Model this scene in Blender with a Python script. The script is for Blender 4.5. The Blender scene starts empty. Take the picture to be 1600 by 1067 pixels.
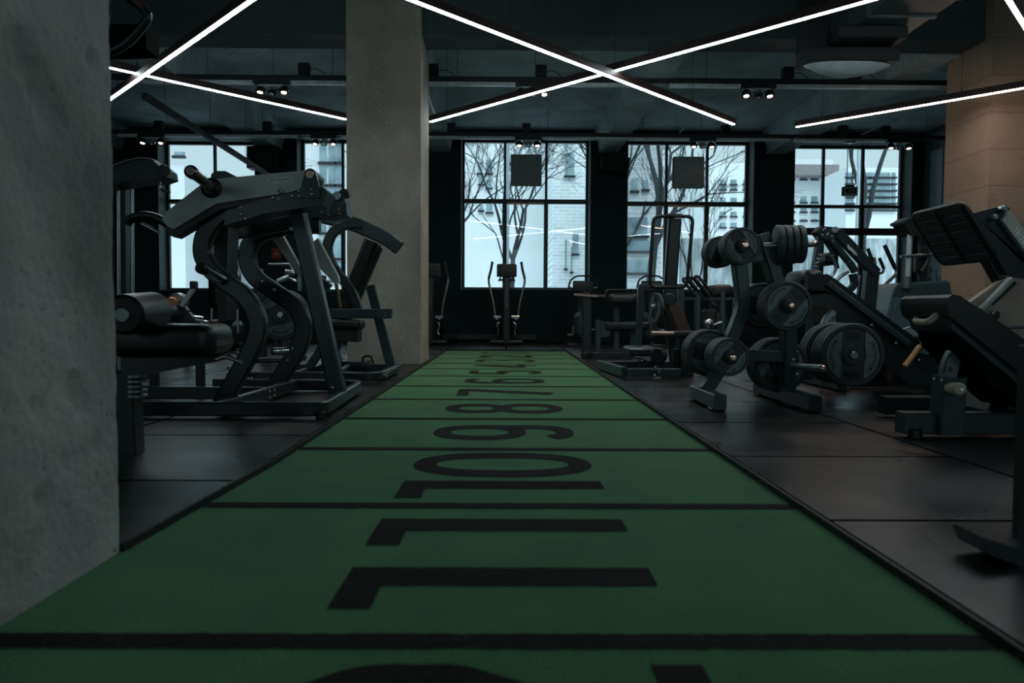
import bpy, bmesh, math, random
from mathutils import Vector, Matrix, noise
random.seed(7)
V = Vector
PI = math.pi
scene = bpy.context.scene
COL = scene.collection

# ------------------------------------------------------------------ camera
CAM_H = 0.665; FPX = 1140.0
PITCH = math.atan((533.5 - 486) / FPX); YAW = -math.atan(9 / FPX); ROLL = math.radians(0.3)
cam_d = bpy.data.cameras.new('camera'); cam = bpy.data.objects.new('camera', cam_d); COL.objects.link(cam)
cam_d.sensor_width = 36.0; cam_d.lens = FPX * 36 / 1600; cam_d.clip_end = 300; cam_d.clip_start = 0.02
RM = Matrix.Rotation(YAW, 3, 'Z') @ Matrix.Rotation(PI / 2 - PITCH, 3, 'X') @ Matrix.Rotation(ROLL, 3, 'Z')
cam.matrix_world = Matrix.Translation((0, 0, CAM_H)) @ RM.to_4x4()
cam_d.dof.use_dof = True; cam_d.dof.focus_distance = 7.0; cam_d.dof.aperture_fstop = 2.8
scene.camera = cam

# ------------------------------------------------------------------ world, daylight, exposure
world = bpy.data.worlds.new('world'); scene.world = world; world.use_nodes = True
wn = world.node_tree.nodes; wl = world.node_tree.links
bgn = wn['Background']; bgn.inputs['Color'].default_value = (0.58, 0.78, 0.84, 1); bgn.inputs['Strength'].default_value = 0.86
sd = bpy.data.lights.new('facade_fill', 'SUN'); sd.energy = 1.9; sd.angle = math.radians(40); sd.color = (0.78, 0.93, 1.0)  # soft lamp added under an overcast sky to whiten the facades
facade_fill = bpy.data.objects.new('facade_fill', sd); COL.objects.link(facade_fill)
facade_fill.rotation_euler = (math.radians(38), 0, math.radians(14)); facade_fill.location = (0, 0, 30)
scene.view_settings.view_transform = 'Standard'; scene.view_settings.look = 'None'
scene.view_settings.gamma = 1.0; scene.view_settings.exposure = 0.32; scene.view_settings.use_curve_mapping = False
try:
    scene.cycles.use_denoising = True
    scene.cycles.max_bounces = 8; scene.cycles.transparent_max_bounces = 12
    scene.cycles.sample_clamp_indirect = 3.0
except Exception: pass
LED_STRENGTH = 26.0
SPOT_POWER = 55.0
# daylight portals in the real openings behind the camera
for nm, loc, rot, sx, sy in (('portal_back', (0, -5.9, 2.4), (PI / 2, 0, 0), 12, 2.6), ('portal_far', (0.5, 15.65, 2.7), (-PI / 2, 0, 0), 17, 3.3)):
    pd = bpy.data.lights.new(nm, 'AREA'); pd.shape = 'RECTANGLE'; pd.size = sx; pd.size_y = sy
    pd.cycles.is_portal = True
    po = bpy.data.objects.new(nm, pd); COL.objects.link(po); po.location = loc; po.rotation_euler = rot

def W(px, py, Y):
    d = RM @ V(((px - 800) / FPX, -(py - 533.5) / FPX, -1))
    t = Y / d.y
    return V((0, 0, CAM_H)) + d * t
def X(px, Y): return W(px, 486, Y).x
def Z(py, Y, px=800): return W(px, py, Y).z
def FL(px, py, z=0.0):
    d = RM @ V(((px - 800) / FPX, -(py - 533.5) / FPX, -1))
    t = (z - CAM_H) / d.z
    return V((0, 0, CAM_H)) + d * t

# ------------------------------------------------------------------ materials
MATS = {}
def new_mat(name):
    m = bpy.data.materials.new(name); m.use_nodes = True
    nt = m.node_tree; return m, nt, nt.nodes['Principled BSDF'], nt.nodes, nt.links
def mat(name, col, rough=0.5, metal=0.0, var=0.12, scale=8.0, bump=0.0, bscale=60.0, spec=0.5, coat=0.0):
    if name in MATS: return MATS[name]
    m, nt, p, N, L = new_mat(name)
    tc = N.new('ShaderNodeTexCoord')
    nz = N.new('ShaderNodeTexNoise'); nz.inputs['Scale'].default_value = scale; nz.inputs['Detail'].default_value = 5
    L.new(tc.outputs['Object'], nz.inputs['Vector'])
    rp = N.new('ShaderNodeValToRGB')
    c = V(col)
    rp.color_ramp.elements[0].position = 0.3; rp.color_ramp.elements[1].position = 0.7
    rp.color_ramp.elements[0].color = (*(c * (1 - var)), 1); rp.color_ramp.elements[1].color = (*(c * (1 + var)), 1)
    L.new(nz.outputs['Fac'], rp.inputs['Fac']); L.new(rp.outputs['Color'], p.inputs['Base Color'])
    p.inputs['Roughness'].default_value = rough; p.inputs['Metallic'].default_value = metal
    p.inputs['Specular IOR Level'].default_value = spec; p.inputs['Coat Weight'].default_value = coat
    if bump:
        n2 = N.new('ShaderNodeTexNoise'); n2.inputs['Scale'].default_value = bscale; n2.inputs['Detail'].default_value = 6
        L.new(tc.outputs['Object'], n2.inputs['Vector'])
        bp = N.new('ShaderNodeBump'); bp.inputs['Strength'].default_value = bump; bp.inputs['Distance'].default_value = 0.01
        L.new(n2.outputs['Fac'], bp.inputs['Height']); L.new(bp.outputs['Normal'], p.inputs['Normal'])
    MATS[name] = m; return m
def emis(name, col, st):
    m, nt, p, N, L = new_mat(name)
    p.inputs['Base Color'].default_value = (*col, 1); p.inputs['Emission Color'].default_value = (*col, 1)
    p.inputs['Emission Strength'].default_value = st
    MATS[name] = m; return m

FRAME = mat('painted_frame', (0.015, 0.024, 0.027), 0.32, 0.0, 0.1, 3, 0.03, 250)
FRAME2 = mat('painted_frame_grey', (0.032, 0.052, 0.059), 0.34, 0.0, 0.1, 3, 0.03, 250)
BLACK = mat('black_plastic', (0.011, 0.014, 0.015), 0.42)
SATIN = mat('satin_silver_paint', (0.40, 0.43, 0.40), 0.38, 0.15, 0.06, 2)
VINYL = mat('black_vinyl', (0.010, 0.014, 0.015), 0.36, 0, 0.1, 20, 0.06, 180)
WARM_GLINT = mat('warm_glint_metal', (0.95, 0.62, 0.48), 0.22, 1.0, 0.04)  # warm lamp reflection put into the metal colour of the peg tips
CHROME = mat('chrome', (0.72, 0.74, 0.75), 0.16, 1.0, 0.04)
STEEL = mat('brushed_steel', (0.35, 0.40, 0.42), 0.3, 0.9, 0.08)
IRON = mat('plate_rubber', (0.034, 0.045, 0.048), 0.46, 0, 0.15, 30, 0.05, 200)
IRON2 = mat('plate_face', (0.13, 0.17, 0.18), 0.5, 0, 0.15, 30, 0.1, 220)
LETTER = mat('plate_lettering', (0.010, 0.013, 0.014), 0.5)
LETTER2 = mat('worn_pale_lettering', (0.10, 0.13, 0.14), 0.5)
WHITE = mat('label_white', (0.85, 0.86, 0.84), 0.5, 0, 0.03)
INK = mat('label_ink', (0.03, 0.03, 0.03), 0.6)
CREAM = mat('cream_plastic', (0.42, 0.36, 0.26), 0.45)
TAN = mat('tan_grip', (0.42, 0.22, 0.10), 0.5)
YELL = mat('warning_yellow', (0.55, 0.45, 0.2), 0.5)
RED = mat('red_notice', (0.36, 0.05, 0.03), 0.5)
SHROUD = mat('grey_shroud', (0.04, 0.063, 0.07), 0.4)
WALLB = mat('black_wall_paint', (0.014, 0.030, 0.031), 0.75, 0, 0.15, 3, 0.1, 40, 0.2)
WFRAME = mat('window_frame_paint', (0.012, 0.020, 0.023), 0.45)
REVEAL = mat('reveal_paint', (0.13, 0.18, 0.19), 0.6)
SIDEW = mat('pale_side_wall', (0.12, 0.19, 0.22), 0.6)
PANEL = mat('felt_panel', (0.22, 0.26, 0.27), 0.9)
GALV = mat('galvanised_channel', (0.60, 0.68, 0.70), 0.4, 0.1, 0.2, 12)
RAILM = mat('dark_rail', (0.012, 0.018, 0.020), 0.5)
ORANGE = mat('orange_strip', (0.9, 0.5, 0.28), 0.6)
LEDM = emis('led_diffuser', (0.85, 0.97, 1.0), LED_STRENGTH)
LEDW = emis('warm_led_diffuser', (1.0, 0.74, 0.56), LED_STRENGTH)
LEDHOUS = mat('led_housing', (0.035, 0.018, 0.018), 0.5)
BULB = emis('spot_bulb', (1.0, 0.72, 0.58), 9.0)
SCREEN = mat('dark_screen', (0.02, 0.03, 0.032), 0.15)
PAPER = mat('poster_paper', (0.30, 0.38, 0.40), 0.6, 0, 0.3, 12)
BARK = mat('wet_bark', (0.035, 0.042, 0.045), 0.9, 0, 0.3, 9, 0.5, 30)
KERB = mat('rubber_edge', (0.010, 0.012, 0.013), 0.6)

def concrete(name, col, stain=0.5, bump=0.35, boards=0.0, rough=0.85, chips=0.3, axis='X', warm=0.0):
    m, nt, p, N, L = new_mat(name)
    tc = N.new('ShaderNodeTexCoord')
    def nz(sc, det, dist=0.0):
        n = N.new('ShaderNodeTexNoise'); n.inputs['Scale'].default_value = sc; n.inputs['Detail'].default_value = det
        n.inputs['Distortion'].default_value = dist; L.new(tc.outputs['Object'], n.inputs['Vector']); return n
    def ramp(src, a, b, ca, cb):
        r = N.new('ShaderNodeValToRGB'); r.color_ramp.elements[0].position = a; r.color_ramp.elements[1].position = b
        r.color_ramp.elements[0].color = (*ca, 1); r.color_ramp.elements[1].color = (*cb, 1); L.new(src, r.inputs['Fac']); return r
    c = V(col)
    n1 = nz(1.6, 8, 0.4); n2 = nz(9, 8); n3 = nz(38, 4)
    r1 = ramp(n1.outputs['Fac'], 0.32, 0.68, c * (1 - 0.5 * stain), c * (1 + 0.25 * stain))
    w = V((c.x * 1.35, c.y * 0.98, c.z * 0.72))
    mxw = N.new('ShaderNodeMix'); mxw.data_type = 'RGBA'; rw = ramp(n2.outputs['Fac'], 0.5, 0.75, (0, 0, 0), (warm,) * 3)
    L.new(rw.outputs['Color'], mxw.inputs['Factor']); L.new(r1.outputs['Color'], mxw.inputs['A']); mxw.inputs['B'].default_value = (*w, 1)
    # pale chips and dark pits with shapes of their own
    vo = N.new('ShaderNodeTexVoronoi'); vo.inputs['Scale'].default_value = 22; L.new(tc.outputs['Object'], vo.inputs['Vector'])
    msk = ramp(nz(1.1, 2).outputs['Fac'], 0.56, 0.62, (0, 0, 0), (chips,) * 3)
    rv = ramp(vo.outputs['Distance'], 0.12, 0.2, (1, 1, 1), (0, 0, 0))
    mul = N.new('ShaderNodeMath'); mul.operation = 'MULTIPLY'; L.new(msk.outputs['Color'], mul.inputs[0]); L.new(rv.outputs['Color'], mul.inputs[1])
    mx2 = N.new('ShaderNodeMix'); mx2.data_type = 'RGBA'; L.new(mul.outputs[0], mx2.inputs['Factor'])
    L.new(mxw.outputs['Result'], mx2.inputs['A']); mx2.inputs['B'].default_value = (*(c * 2.2), 1)
    rd = ramp(n3.outputs['Fac'], 0.28, 0.36, (0.75,) * 3, (0,) * 3)
    mx3 = N.new('ShaderNodeMix'); mx3.data_type = 'RGBA'; L.new(rd.outputs['Color'], mx3.inputs['Factor'])
    L.new(mx2.outputs['Result'], mx3.inputs['A']); mx3.inputs['B'].default_value = (*(c * 0.35), 1)
    last = mx3.outputs['Result']
    hsum = N.new('ShaderNodeMath'); hsum.operation = 'ADD'
    L.new(n2.outputs['Fac'], hsum.inputs[0]); L.new(n3.outputs['Fac'], hsum.inputs[1]); hout = hsum.outputs[0]
    if boards:
        sx = N.new('ShaderNodeSeparateXYZ'); L.new(tc.outputs['Object'], sx.inputs[0])
        pp = N.new('ShaderNodeMath'); pp.operation = 'PINGPONG'; pp.inputs[1].default_value = boards / 2
        if axis == 'D':
            ad = N.new('ShaderNodeMath'); ad.operation = 'ADD'; L.new(sx.outputs['X'], ad.inputs[0]); L.new(sx.outputs['Y'], ad.inputs[1]); L.new(ad.outputs[0], pp.inputs[0])
        else:
            L.new(sx.outputs[axis], pp.inputs[0])
        rb = ramp(pp.outputs[0], 0.0, 0.012, (0.55,) * 3, (0, 0, 0))
        mx4 = N.new('ShaderNodeMix'); mx4.data_type = 'RGBA'; L.new(rb.outputs['Color'], mx4.inputs['Factor'])
        L.new(last, mx4.inputs['A']); mx4.inputs['B'].default_value = (*(c * 0.4), 1); last = mx4.outputs['Result']
        sb = N.new('ShaderNodeMath'); sb.operation = 'SUBTRACT'; L.new(hout, sb.inputs[0]); L.new(rb.outputs['Color'], sb.inputs[1]); hout = sb.outputs[0]
    L.new(last, p.inputs['Base Color'])
    bp = N.new('ShaderNodeBump'); bp.inputs['Strength'].default_value = bump; bp.inputs['Distance'].default_value = 0.02
    L.new(hout, bp.inputs['Height']); L.new(bp.outputs['Normal'], p.inputs['Normal'])
    p.inputs['Roughness'].default_value = rough
    MATS[name] = m; return m
CONC = concrete('pillar_concrete', (0.35, 0.325, 0.275), 0.6, 0.3, 0.0, warm=0.3, chips=0.8)
CONCN = concrete('rough_near_concrete', (0.45, 0.485, 0.465), 0.95, 0.45, 0.0, warm=0.3, chips=0.1)
CONCR = concrete('boarded_pillar_concrete', (0.30, 0.24, 0.19), 0.35, 0.4, 0.44, axis='Z', warm=0.3)  # warm lamplight on the right pillar put into the base colour
CEIL = concrete('ceiling_concrete', (0.42, 0.54, 0.57), 0.6, 0.45, 0.17, axis='D', chips=0.15)
BEAMC = concrete('beam_concrete', (0.06, 0.085, 0.09), 0.3, 0.3, 0)  # unlit look of the beam put into a dark base colour
NEARC = concrete('near_ceiling_paint', (0.016, 0.022, 0.024), 0.3, 0.2, 0)

def floor_material():
    m, nt, p, N, L = new_mat('rubber_floor_tiles')
    tc = N.new('ShaderNodeTexCoord')
    br = N.new('ShaderNodeTexBrick'); br.offset = 0.5; br.inputs['Scale'].default_value = 1.0
    br.inputs['Brick Width'].default_value = 1.0; br.inputs['Row Height'].default_value = 1.0
    br.inputs['Mortar Size'].default_value = 0.011; br.inputs['Mortar Smooth'].default_value = 0.1
    mp = N.new('ShaderNodeMapping'); mp.inputs['Rotation'].default_value = (0, 0, PI / 2); mp.inputs['Location'].default_value = (0.23, 0.0, 0)
    L.new(tc.outputs['Object'], mp.inputs['Vector']); L.new(mp.outputs[0], br.inputs['Vector'])
    br.inputs['Color1'].default_value = (0.007, 0.0095, 0.0105, 1); br.inputs['Color2'].default_value = (0.010, 0.013, 0.014, 1)
    br.inputs['Mortar'].default_value = (0.004, 0.004, 0.005, 1)
    nz = N.new('ShaderNodeTexNoise'); nz.inputs['Scale'].default_value = 1.7; nz.inputs['Detail'].default_value = 7
    L.new(tc.outputs['Object'], nz.inputs['Vector'])
    mr = N.new('ShaderNodeMapRange'); mr.inputs['From Min'].default_value = 0.3; mr.inputs['From Max'].default_value = 0.7
    mr.inputs['To Min'].default_value = 0.22; mr.inputs['To Max'].default_value = 0.44
    L.new(nz.outputs['Fac'], mr.inputs['Value']); L.new(mr.outputs[0], p.inputs['Roughness'])
    ms = N.new('ShaderNodeMath'); ms.operation = 'MULTIPLY_ADD'; ms.inputs[1].default_value = -0.42; ms.inputs[2].default_value = 0.42; L.new(br.outputs['Fac'], ms.inputs[0]); L.new(ms.outputs[0], p.inputs['Specular IOR Level'])
    nf = N.new('ShaderNodeTexNoise'); nf.inputs['Scale'].default_value = 260; L.new(tc.outputs['Object'], nf.inputs['Vector'])
    mx = N.new('ShaderNodeMix'); mx.data_type = 'RGBA'; mx.blend_type = 'MULTIPLY'; mx.inputs['Factor'].default_value = 0.35
    L.new(br.outputs['Color'], mx.inputs['A']); L.new(nz.outputs['Fac'], mx.inputs['B']); L.new(mx.outputs['Result'], p.inputs['Base Color'])
    bp = N.new('ShaderNodeBump'); bp.inputs['Strength'].default_value = 0.35; bp.inputs['Distance'].default_value = 0.004
    ad = N.new('ShaderNodeMath'); ad.operation = 'MULTIPLY_ADD'; ad.inputs[1].default_value = 0.5
    sb = N.new('ShaderNodeMath'); sb.operation = 'SUBTRACT'; sb.inputs[0].default_value = 1; L.new(br.outputs['Fac'], sb.inputs[1])
    L.new(nf.outputs['Fac'], ad.inputs[0]); L.new(sb.outputs[0], ad.inputs[2]); L.new(ad.outputs[0], bp.inputs['Height'])
    L.new(bp.outputs['Normal'], p.inputs['Normal'])
    return m
def turf_material(name, c):
    m, nt, p, N, L = new_mat(name)
    tc = N.new('ShaderNodeTexCoord')
    nf = N.new('ShaderNodeTexNoise'); nf.inputs['Scale'].default_value = 170; nf.inputs['Detail'].default_value = 3
    nb = N.new('ShaderNodeTexNoise'); nb.inputs['Scale'].default_value = 3.5; nb.inputs['Detail'].default_value = 5
    L.new(tc.outputs['Object'], nf.inputs['Vector']); L.new(tc.outputs['Object'], nb.inputs['Vector'])
    c = V(c)
    r = N.new('ShaderNodeValToRGB'); r.color_ramp.elements[0].position = 0.3; r.color_ramp.elements[1].position = 0.72
    r.color_ramp.elements[0].color = (*(c * 0.35), 1); r.color_ramp.elements[1].color = (*(c * 1.7), 1)
    L.new(nf.outputs['Fac'], r.inputs['Fac'])
    r2 = N.new('ShaderNodeValToRGB'); r2.color_ramp.elements[0].color = (0.75, 0.75, 0.75, 1); r2.color_ramp.elements[1].color = (1.2, 1.2, 1.2, 1)
    r2.color_ramp.elements[0].position = 0.3; r2.color_ramp.elements[1].position = 0.7; L.new(nb.outputs['Fac'], r2.inputs['Fac'])
    mx = N.new('ShaderNodeMix'); mx.data_type = 'RGBA'; mx.blend_type = 'MULTIPLY'; mx.inputs['Factor'].default_value = 1
    L.new(r.outputs['Color'], mx.inputs['A']); L.new(r2.outputs['Color'], mx.inputs['B']); L.new(mx.outputs['Result'], p.inputs['Base Color'])
    bp = N.new('ShaderNodeBump'); bp.inputs['Strength'].default_value = 0.8; bp.inputs['Distance'].default_value = 0.006
    L.new(nf.outputs['Fac'], bp.inputs['Height']); L.new(bp.outputs['Normal'], p.inputs['Normal'])
    p.inputs['Roughness'].default_value = 0.9; p.inputs['Specular IOR Level'].default_value = 0.15
    p.inputs['Sheen Weight'].default_value = 0.4 if c.y > .05 else 0.0; p.inputs['Sheen Roughness'].default_value = 0.5
    p.inputs['Sheen Tint'].default_value = (0.5, 0.9, 0.75, 1)
    return m
FLOORM = floor_material()
TURF = turf_material('green_turf', (0.046, 0.150, 0.036))
TURFB = turf_material('black_turf', (0.020, 0.017, 0.018))
def glass_material():
    m, nt, p, N, L = new_mat('window_glass')
    N.remove(p); out = N['Material Output']
    tr = N.new('ShaderNodeBsdfTransparent'); tr.inputs['Color'].default_value = (0.93, 0.97, 0.98, 1)
    gl = N.new('ShaderNodeBsdfGlossy'); gl.inputs['Roughness'].default_value = 0.02
    fr = N.new('ShaderNodeFresnel'); fr.inputs['IOR'].default_value = 1.45
    mx = N.new('ShaderNodeMixShader'); L.new(fr.outputs[0], mx.inputs[0]); L.new(tr.outputs[0], mx.inputs[1]); L.new(gl.outputs[0], mx.inputs[2])
    L.new(mx.outputs[0], out.inputs['Surface']); return m
GLASS = glass_material()
def facade_material(name, wall, brick=False, bw=0.5, bh=0.14):
    m, nt, p, N, L = new_mat(name)
    tc = N.new('ShaderNodeTexCoord')
    mp = N.new('ShaderNodeMapping'); mp.inputs['Rotation'].default_value = (PI / 2, 0, 0); L.new(tc.outputs['Object'], mp.inputs['Vector'])
    c = V(wall)
    if brick:
        br = N.new('ShaderNodeTexBrick'); L.new(mp.outputs[0], br.inputs['Vector'])
        br.inputs['Scale'].default_value = 1; br.inputs['Brick Width'].default_value = bw; br.inputs['Row Height'].default_value = bh
        br.inputs['Mortar Size'].default_value = 0.012
        br.inputs['Color1'].default_value = (*c, 1); br.inputs['Color2'].default_value = (*(c * 0.84), 1); br.inputs['Mortar'].default_value = (*(c * 1.25), 1)
        src = br.outputs['Color']
    else:
        nz = N.new('ShaderNodeTexNoise'); nz.inputs['Scale'].default_value = 1.2; nz.inputs['Detail'].default_value = 7; L.new(tc.outputs['Object'], nz.inputs['Vector'])
        r = N.new('ShaderNodeValToRGB'); r.color_ramp.elements[0].color = (*(c * 0.9), 1); r.color_ramp.elements[1].color = (*c, 1); L.new(nz.outputs['Fac'], r.inputs['Fac'])
        src = r.outputs['Color']
    L.new(src, p.inputs['Base Color']); p.inputs['Roughness'].default_value = 0.8
    return m
FAC_W = facade_material('white_render', (0.88, 0.92, 0.94))
FAC_B = facade_material('pale_brick', (0.66, 0.70, 0.72), True, 0.6, 0.16)
FAC_R = facade_material('red_brick', (0.16, 0.10, 0.09), True, 0.3, 0.09)
FAC_G = mat('facade_glass', (0.26, 0.36, 0.40), 0.3, 0, 0.4, 2)
BRIGHT_GROUND = mat('bright_ground', (0.85, 0.88, 0.9), 0.9, 0, 0.05, 1)  # unseen ground made this bright to bounce light onto the facades
def ivy_wall():
    m, nt, p, N, L = new_mat('stained_concrete_wall')
    tc = N.new('ShaderNodeTexCoord')
    mp = N.new('ShaderNodeMapping'); mp.inputs['Scale'].default_value = (2.2, 1, 0.5); L.new(tc.outputs['Object'], mp.inputs['Vector'])
    nz = N.new('ShaderNodeTexNoise'); nz.inputs['Scale'].default_value = 1.4; nz.inputs['Detail'].default_value = 12; nz.inputs['Roughness'].default_value = 0.72
    L.new(mp.outputs[0], nz.inputs['Vector'])
    r = N.new('ShaderNodeValToRGB'); r.color_ramp.elements[0].position = 0.38; r.color_ramp.elements[1].position = 0.58
    r.color_ramp.elements[0].color = (0.16, 0.2, 0.21, 1); r.color_ramp.elements[1].color = (0.62, 0.70, 0.73, 1)
    L.new(nz.outputs['Fac'], r.inputs['Fac']); L.new(r.outputs['Color'], p.inputs['Base Color']); p.inputs['Roughness'].default_value = 0.9
    return m
IVY = ivy_wall()

# ------------------------------------------------------------------ mesh builder
def fillet(pts, r, k=5):
    if r <= 0 or len(pts) < 3: return [V(p) for p in pts]
    out = [V(pts[0])]
    for i in range(1, len(pts) - 1):
        a, b, c = V(pts[i - 1]), V(pts[i]), V(pts[i + 1])
        ra = min(r, (a - b).length * .48); rc = min(r, (c - b).length * .48)
        p0 = b + (a - b).normalized() * ra; p2 = b + (c - b).normalized() * rc
        for j in range(k + 1):
            t = j / k; out.append(p0 * (1 - t) ** 2 + b * 2 * t * (1 - t) + p2 * t * t)
    out.append(V(pts[-1])); return out
def smooth(pts, k=6):
    P = [V(p) for p in pts]; P = [P[0] * 2 - P[1]] + P + [P[-1] * 2 - P[-2]]
    out = []
    for i in range(1, len(P) - 2):
        for j in range(k):
            t = j / k
            out.append(0.5 * ((2 * P[i]) + (P[i + 1] - P[i - 1]) * t + (2 * P[i - 1] - 5 * P[i] + 4 * P[i + 1] - P[i + 2]) * t * t + (3 * P[i] - P[i - 1] - 3 * P[i + 1] + P[i + 2]) * t ** 3))
    out.append(P[-2]); return out

class B:
    def __init__(s): s.bm = bmesh.new()
    def _rings(s, rings, closed=False, caps=True):
        vr = [[s.bm.verts.new(p) for p in r] for r in rings]
        n = len(vr[0]); m = len(vr)
        for i in range(m if closed else m - 1):
            a = vr[i]; b = vr[(i + 1) % m]
            for j in range(n):
                s.bm.faces.new((a[j], a[(j + 1) % n], b[(j + 1) % n], b[j]))
        if caps and not closed:
            s.bm.faces.new(list(reversed(vr[0]))); s.bm.faces.new(vr[-1])
        return s
    def bar(s, pts, w, h, n=(0, 1, 0), fil=0.0, c=0.006, closed=False):
        P = fillet(pts, fil); n = V(n).normalized(); rings = []; L = len(P)
        for i in range(L):
            if closed: t0 = P[i] - P[i - 1]; t1 = P[(i + 1) % L] - P[i]
            else:
                t0 = (P[i] - P[i - 1]) if i > 0 else (P[1] - P[0]); t1 = (P[i + 1] - P[i]) if i < L - 1 else (P[-1] - P[-2])
            t0 = t0.normalized(); t1 = t1.normalized(); t = (t0 + t1).normalized()
            k = 1 / max(0.5, t.dot(t1))
            sd = n.cross(t).normalized() * k; nn = n
            cc = min(c, w * .3, h * .3); a = h / 2; b = w / 2
            rings.append([P[i] + sd * u + nn * v for u, v in ((a - cc, b), (a, b - cc), (a, -b + cc), (a - cc, -b), (-a + cc, -b), (-a, -b + cc), (-a, b - cc), (-a + cc, b))])
        return s._rings(rings, closed)
    def tube(s, pts, r, fil=0.0, seg=10, closed=False, r2=None):
        P = fillet(pts, fil); rings = []; L = len(P); ref = None
        for i in range(L):
            if closed: t = (P[(i + 1) % L] - P[i - 1])
            else: t = P[min(i + 1, L - 1)] - P[max(i - 1, 0)]
            t = t.normalized()
            if ref is None:
                ref = t.orthogonal().normalized()
            ref = (ref - t * ref.dot(t)).normalized(); q = t.cross(ref)
            rr = r if r2 is None else r + (r2 - r) * i / (L - 1)
            rings.append([P[i] + (ref * math.cos(2 * PI * j / seg) + q * math.sin(2 * PI * j / seg)) * rr for j in range(seg)])
        return s._rings(rings, closed)
    def lathe(s, prof, o=(0, 0, 0), ax=(0, 0, 1), seg=32):
        o = V(o); ax = V(ax).normalized(); u = ax.orthogonal().normalized(); v = ax.cross(u)
        vr = []
        for r, z in prof:
            if r < 1e-6: vr.append([s.bm.verts.new(o + ax * z)])
            else: vr.append([s.bm.verts.new(o + ax * z + (u * math.cos(2 * PI * j / seg) + v * math.sin(2 * PI * j / seg)) * r) for j in range(seg)])
        for a, b in zip(vr, vr[1:]):
            for j in range(seg):
                j2 = (j + 1) % seg
                if len(a) == 1 and len(b) == 1: continue
                if len(a) == 1: s.bm.faces.new((a[0], b[j2], b[j]))
                elif len(b) == 1: s.bm.faces.new((a[j], a[j2], b[0]))
                else: s.bm.faces.new((a[j], a[j2], b[j2], b[j]))
        return s
    def cyl(s, p0, p1, r, seg=20, e=None, r1=None):
        p0 = V(p0); p1 = V(p1); L = (p1 - p0).length; r1 = r if r1 is None else r1
        e = min(r, r1) * .15 if e is None else e; e = min(e, L * .3)
        return s.lathe([(0, 0), (r - e, 0), (r, e), (r1, L - e), (r1 - e, L), (0, L)], p0, p1 - p0, seg)
    def box(s, c, d, rot=None, bev=0.006):
        c = V(c); M = rot if rot is not None else Matrix.Identity(3)
        x, y, z = (q / 2 for q in d); bev = min(bev, min(x, y, z) * .6)
        if bev <= 0:
            vs = [s.bm.verts.new(c + M @ V((sx * x, sy * y, sz * z))) for sx in (-1, 1) for sy in (-1, 1) for sz in (-1, 1)]
            for f in ((0, 1, 3, 2), (4, 6, 7, 5), (0, 4, 5, 1), (2, 3, 7, 6), (0, 2, 6, 4), (1, 5, 7, 3)): s.bm.faces.new([vs[i] for i in f])
            return s
        def ring(zz, ins):
            a = x - ins; b = y - ins; q = bev
            pts = [(a, b - q), (a - q, b), (-a + q, b), (-a, b - q), (-a, -b + q), (-a + q, -b), (a - q, -b), (a, -b + q)]
            return [c + M @ V((p[0], p[1], zz)) for p in pts]
        return s._rings([ring(-z, bev), ring(-z + bev, 0), ring(z - bev, 0), ring(z, bev)])
    def pad(s, c, d, rot=None, r=0.03, k=4):
        c = V(c); M = rot if rot is not None else Matrix.Identity(3)
        x, y, z = (q / 2 for q in d); r = min(r, min(x, y, z) * .95); rc = min(r * 1.6, x * .9, y * .9)
        def ring(zz, ins):
            pts = []
            for q, (sx, sy) in enumerate(((1, 1), (-1, 1), (-1, -1), (1, -1))):
                for j in range(k + 1):
                    a = PI / 2 * q + PI / 2 * j / k
                    pts.append(c + M @ V((sx * (x - rc) + math.cos(a) * (rc - ins), sy * (y - rc) + math.sin(a) * (rc - ins), zz)))
            return pts
        rings = []
        for j in range(k + 1):
            a = PI / 2 * j / k; rings.append(ring(-z + r - r * math.cos(PI / 2 - a) if False else -z + r * (1 - math.sin(a)), r * (1 - math.cos(a)) if False else r * (1 - math.cos(a))))
        lo = rings[::-1]; lo = []
        for j in range(k + 1):
            a = PI / 2 * j / k
            lo.append(ring(-z + r * (1 - math.sin(a)), r * (1 - math.cos(a))))
        # a=0 -> z=-z+r, ins 0 ; a=90 -> z=-z, ins r
        lo = lo[::-1]
        hi = []
        for j in range(k + 1):
            a = PI / 2 * j / k
            hi.append(ring(z - r * (1 - math.sin(a)), r * (1 - math.cos(a))))
        return s._rings(lo + hi)
    def prism(s, pts, ex, bev=0.0):
        P = [V(p) for p in pts]; ex = V(ex)
        a = [s.bm.verts.new(p) for p in P]; b = [s.bm.verts.new(p + ex) for p in P]
        n = len(P)
        s.bm.faces.new(a[::-1]); s.bm.faces.new(b)
        for i in range(n): s.bm.faces.new((a[i], a[(i + 1) % n], b[(i + 1) % n], b[i]))
        return s
    def quad(s, *p): s.bm.faces.new([s.bm.verts.new(V(q)) for q in p]); return s
    def ball(s, c, r, sc=(1, 1, 1)):
        ret = bmesh.ops.create_icosphere(s.bm, subdivisions=2, radius=r)
        for v in ret['verts']: v.co = V(c) + V((v.co.x * sc[0], v.co.y * sc[1], v.co.z * sc[2]))
        return s
    def bolt(s, p, n, r=0.012):
        p = V(p); n = V(n).normalized()
        return s.lathe([(r, 0), (r * 1.05, r * .2), (r * .9, r * .55), (r * .4, r * .8), (0, r * .8)], p, n, 12)
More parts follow.
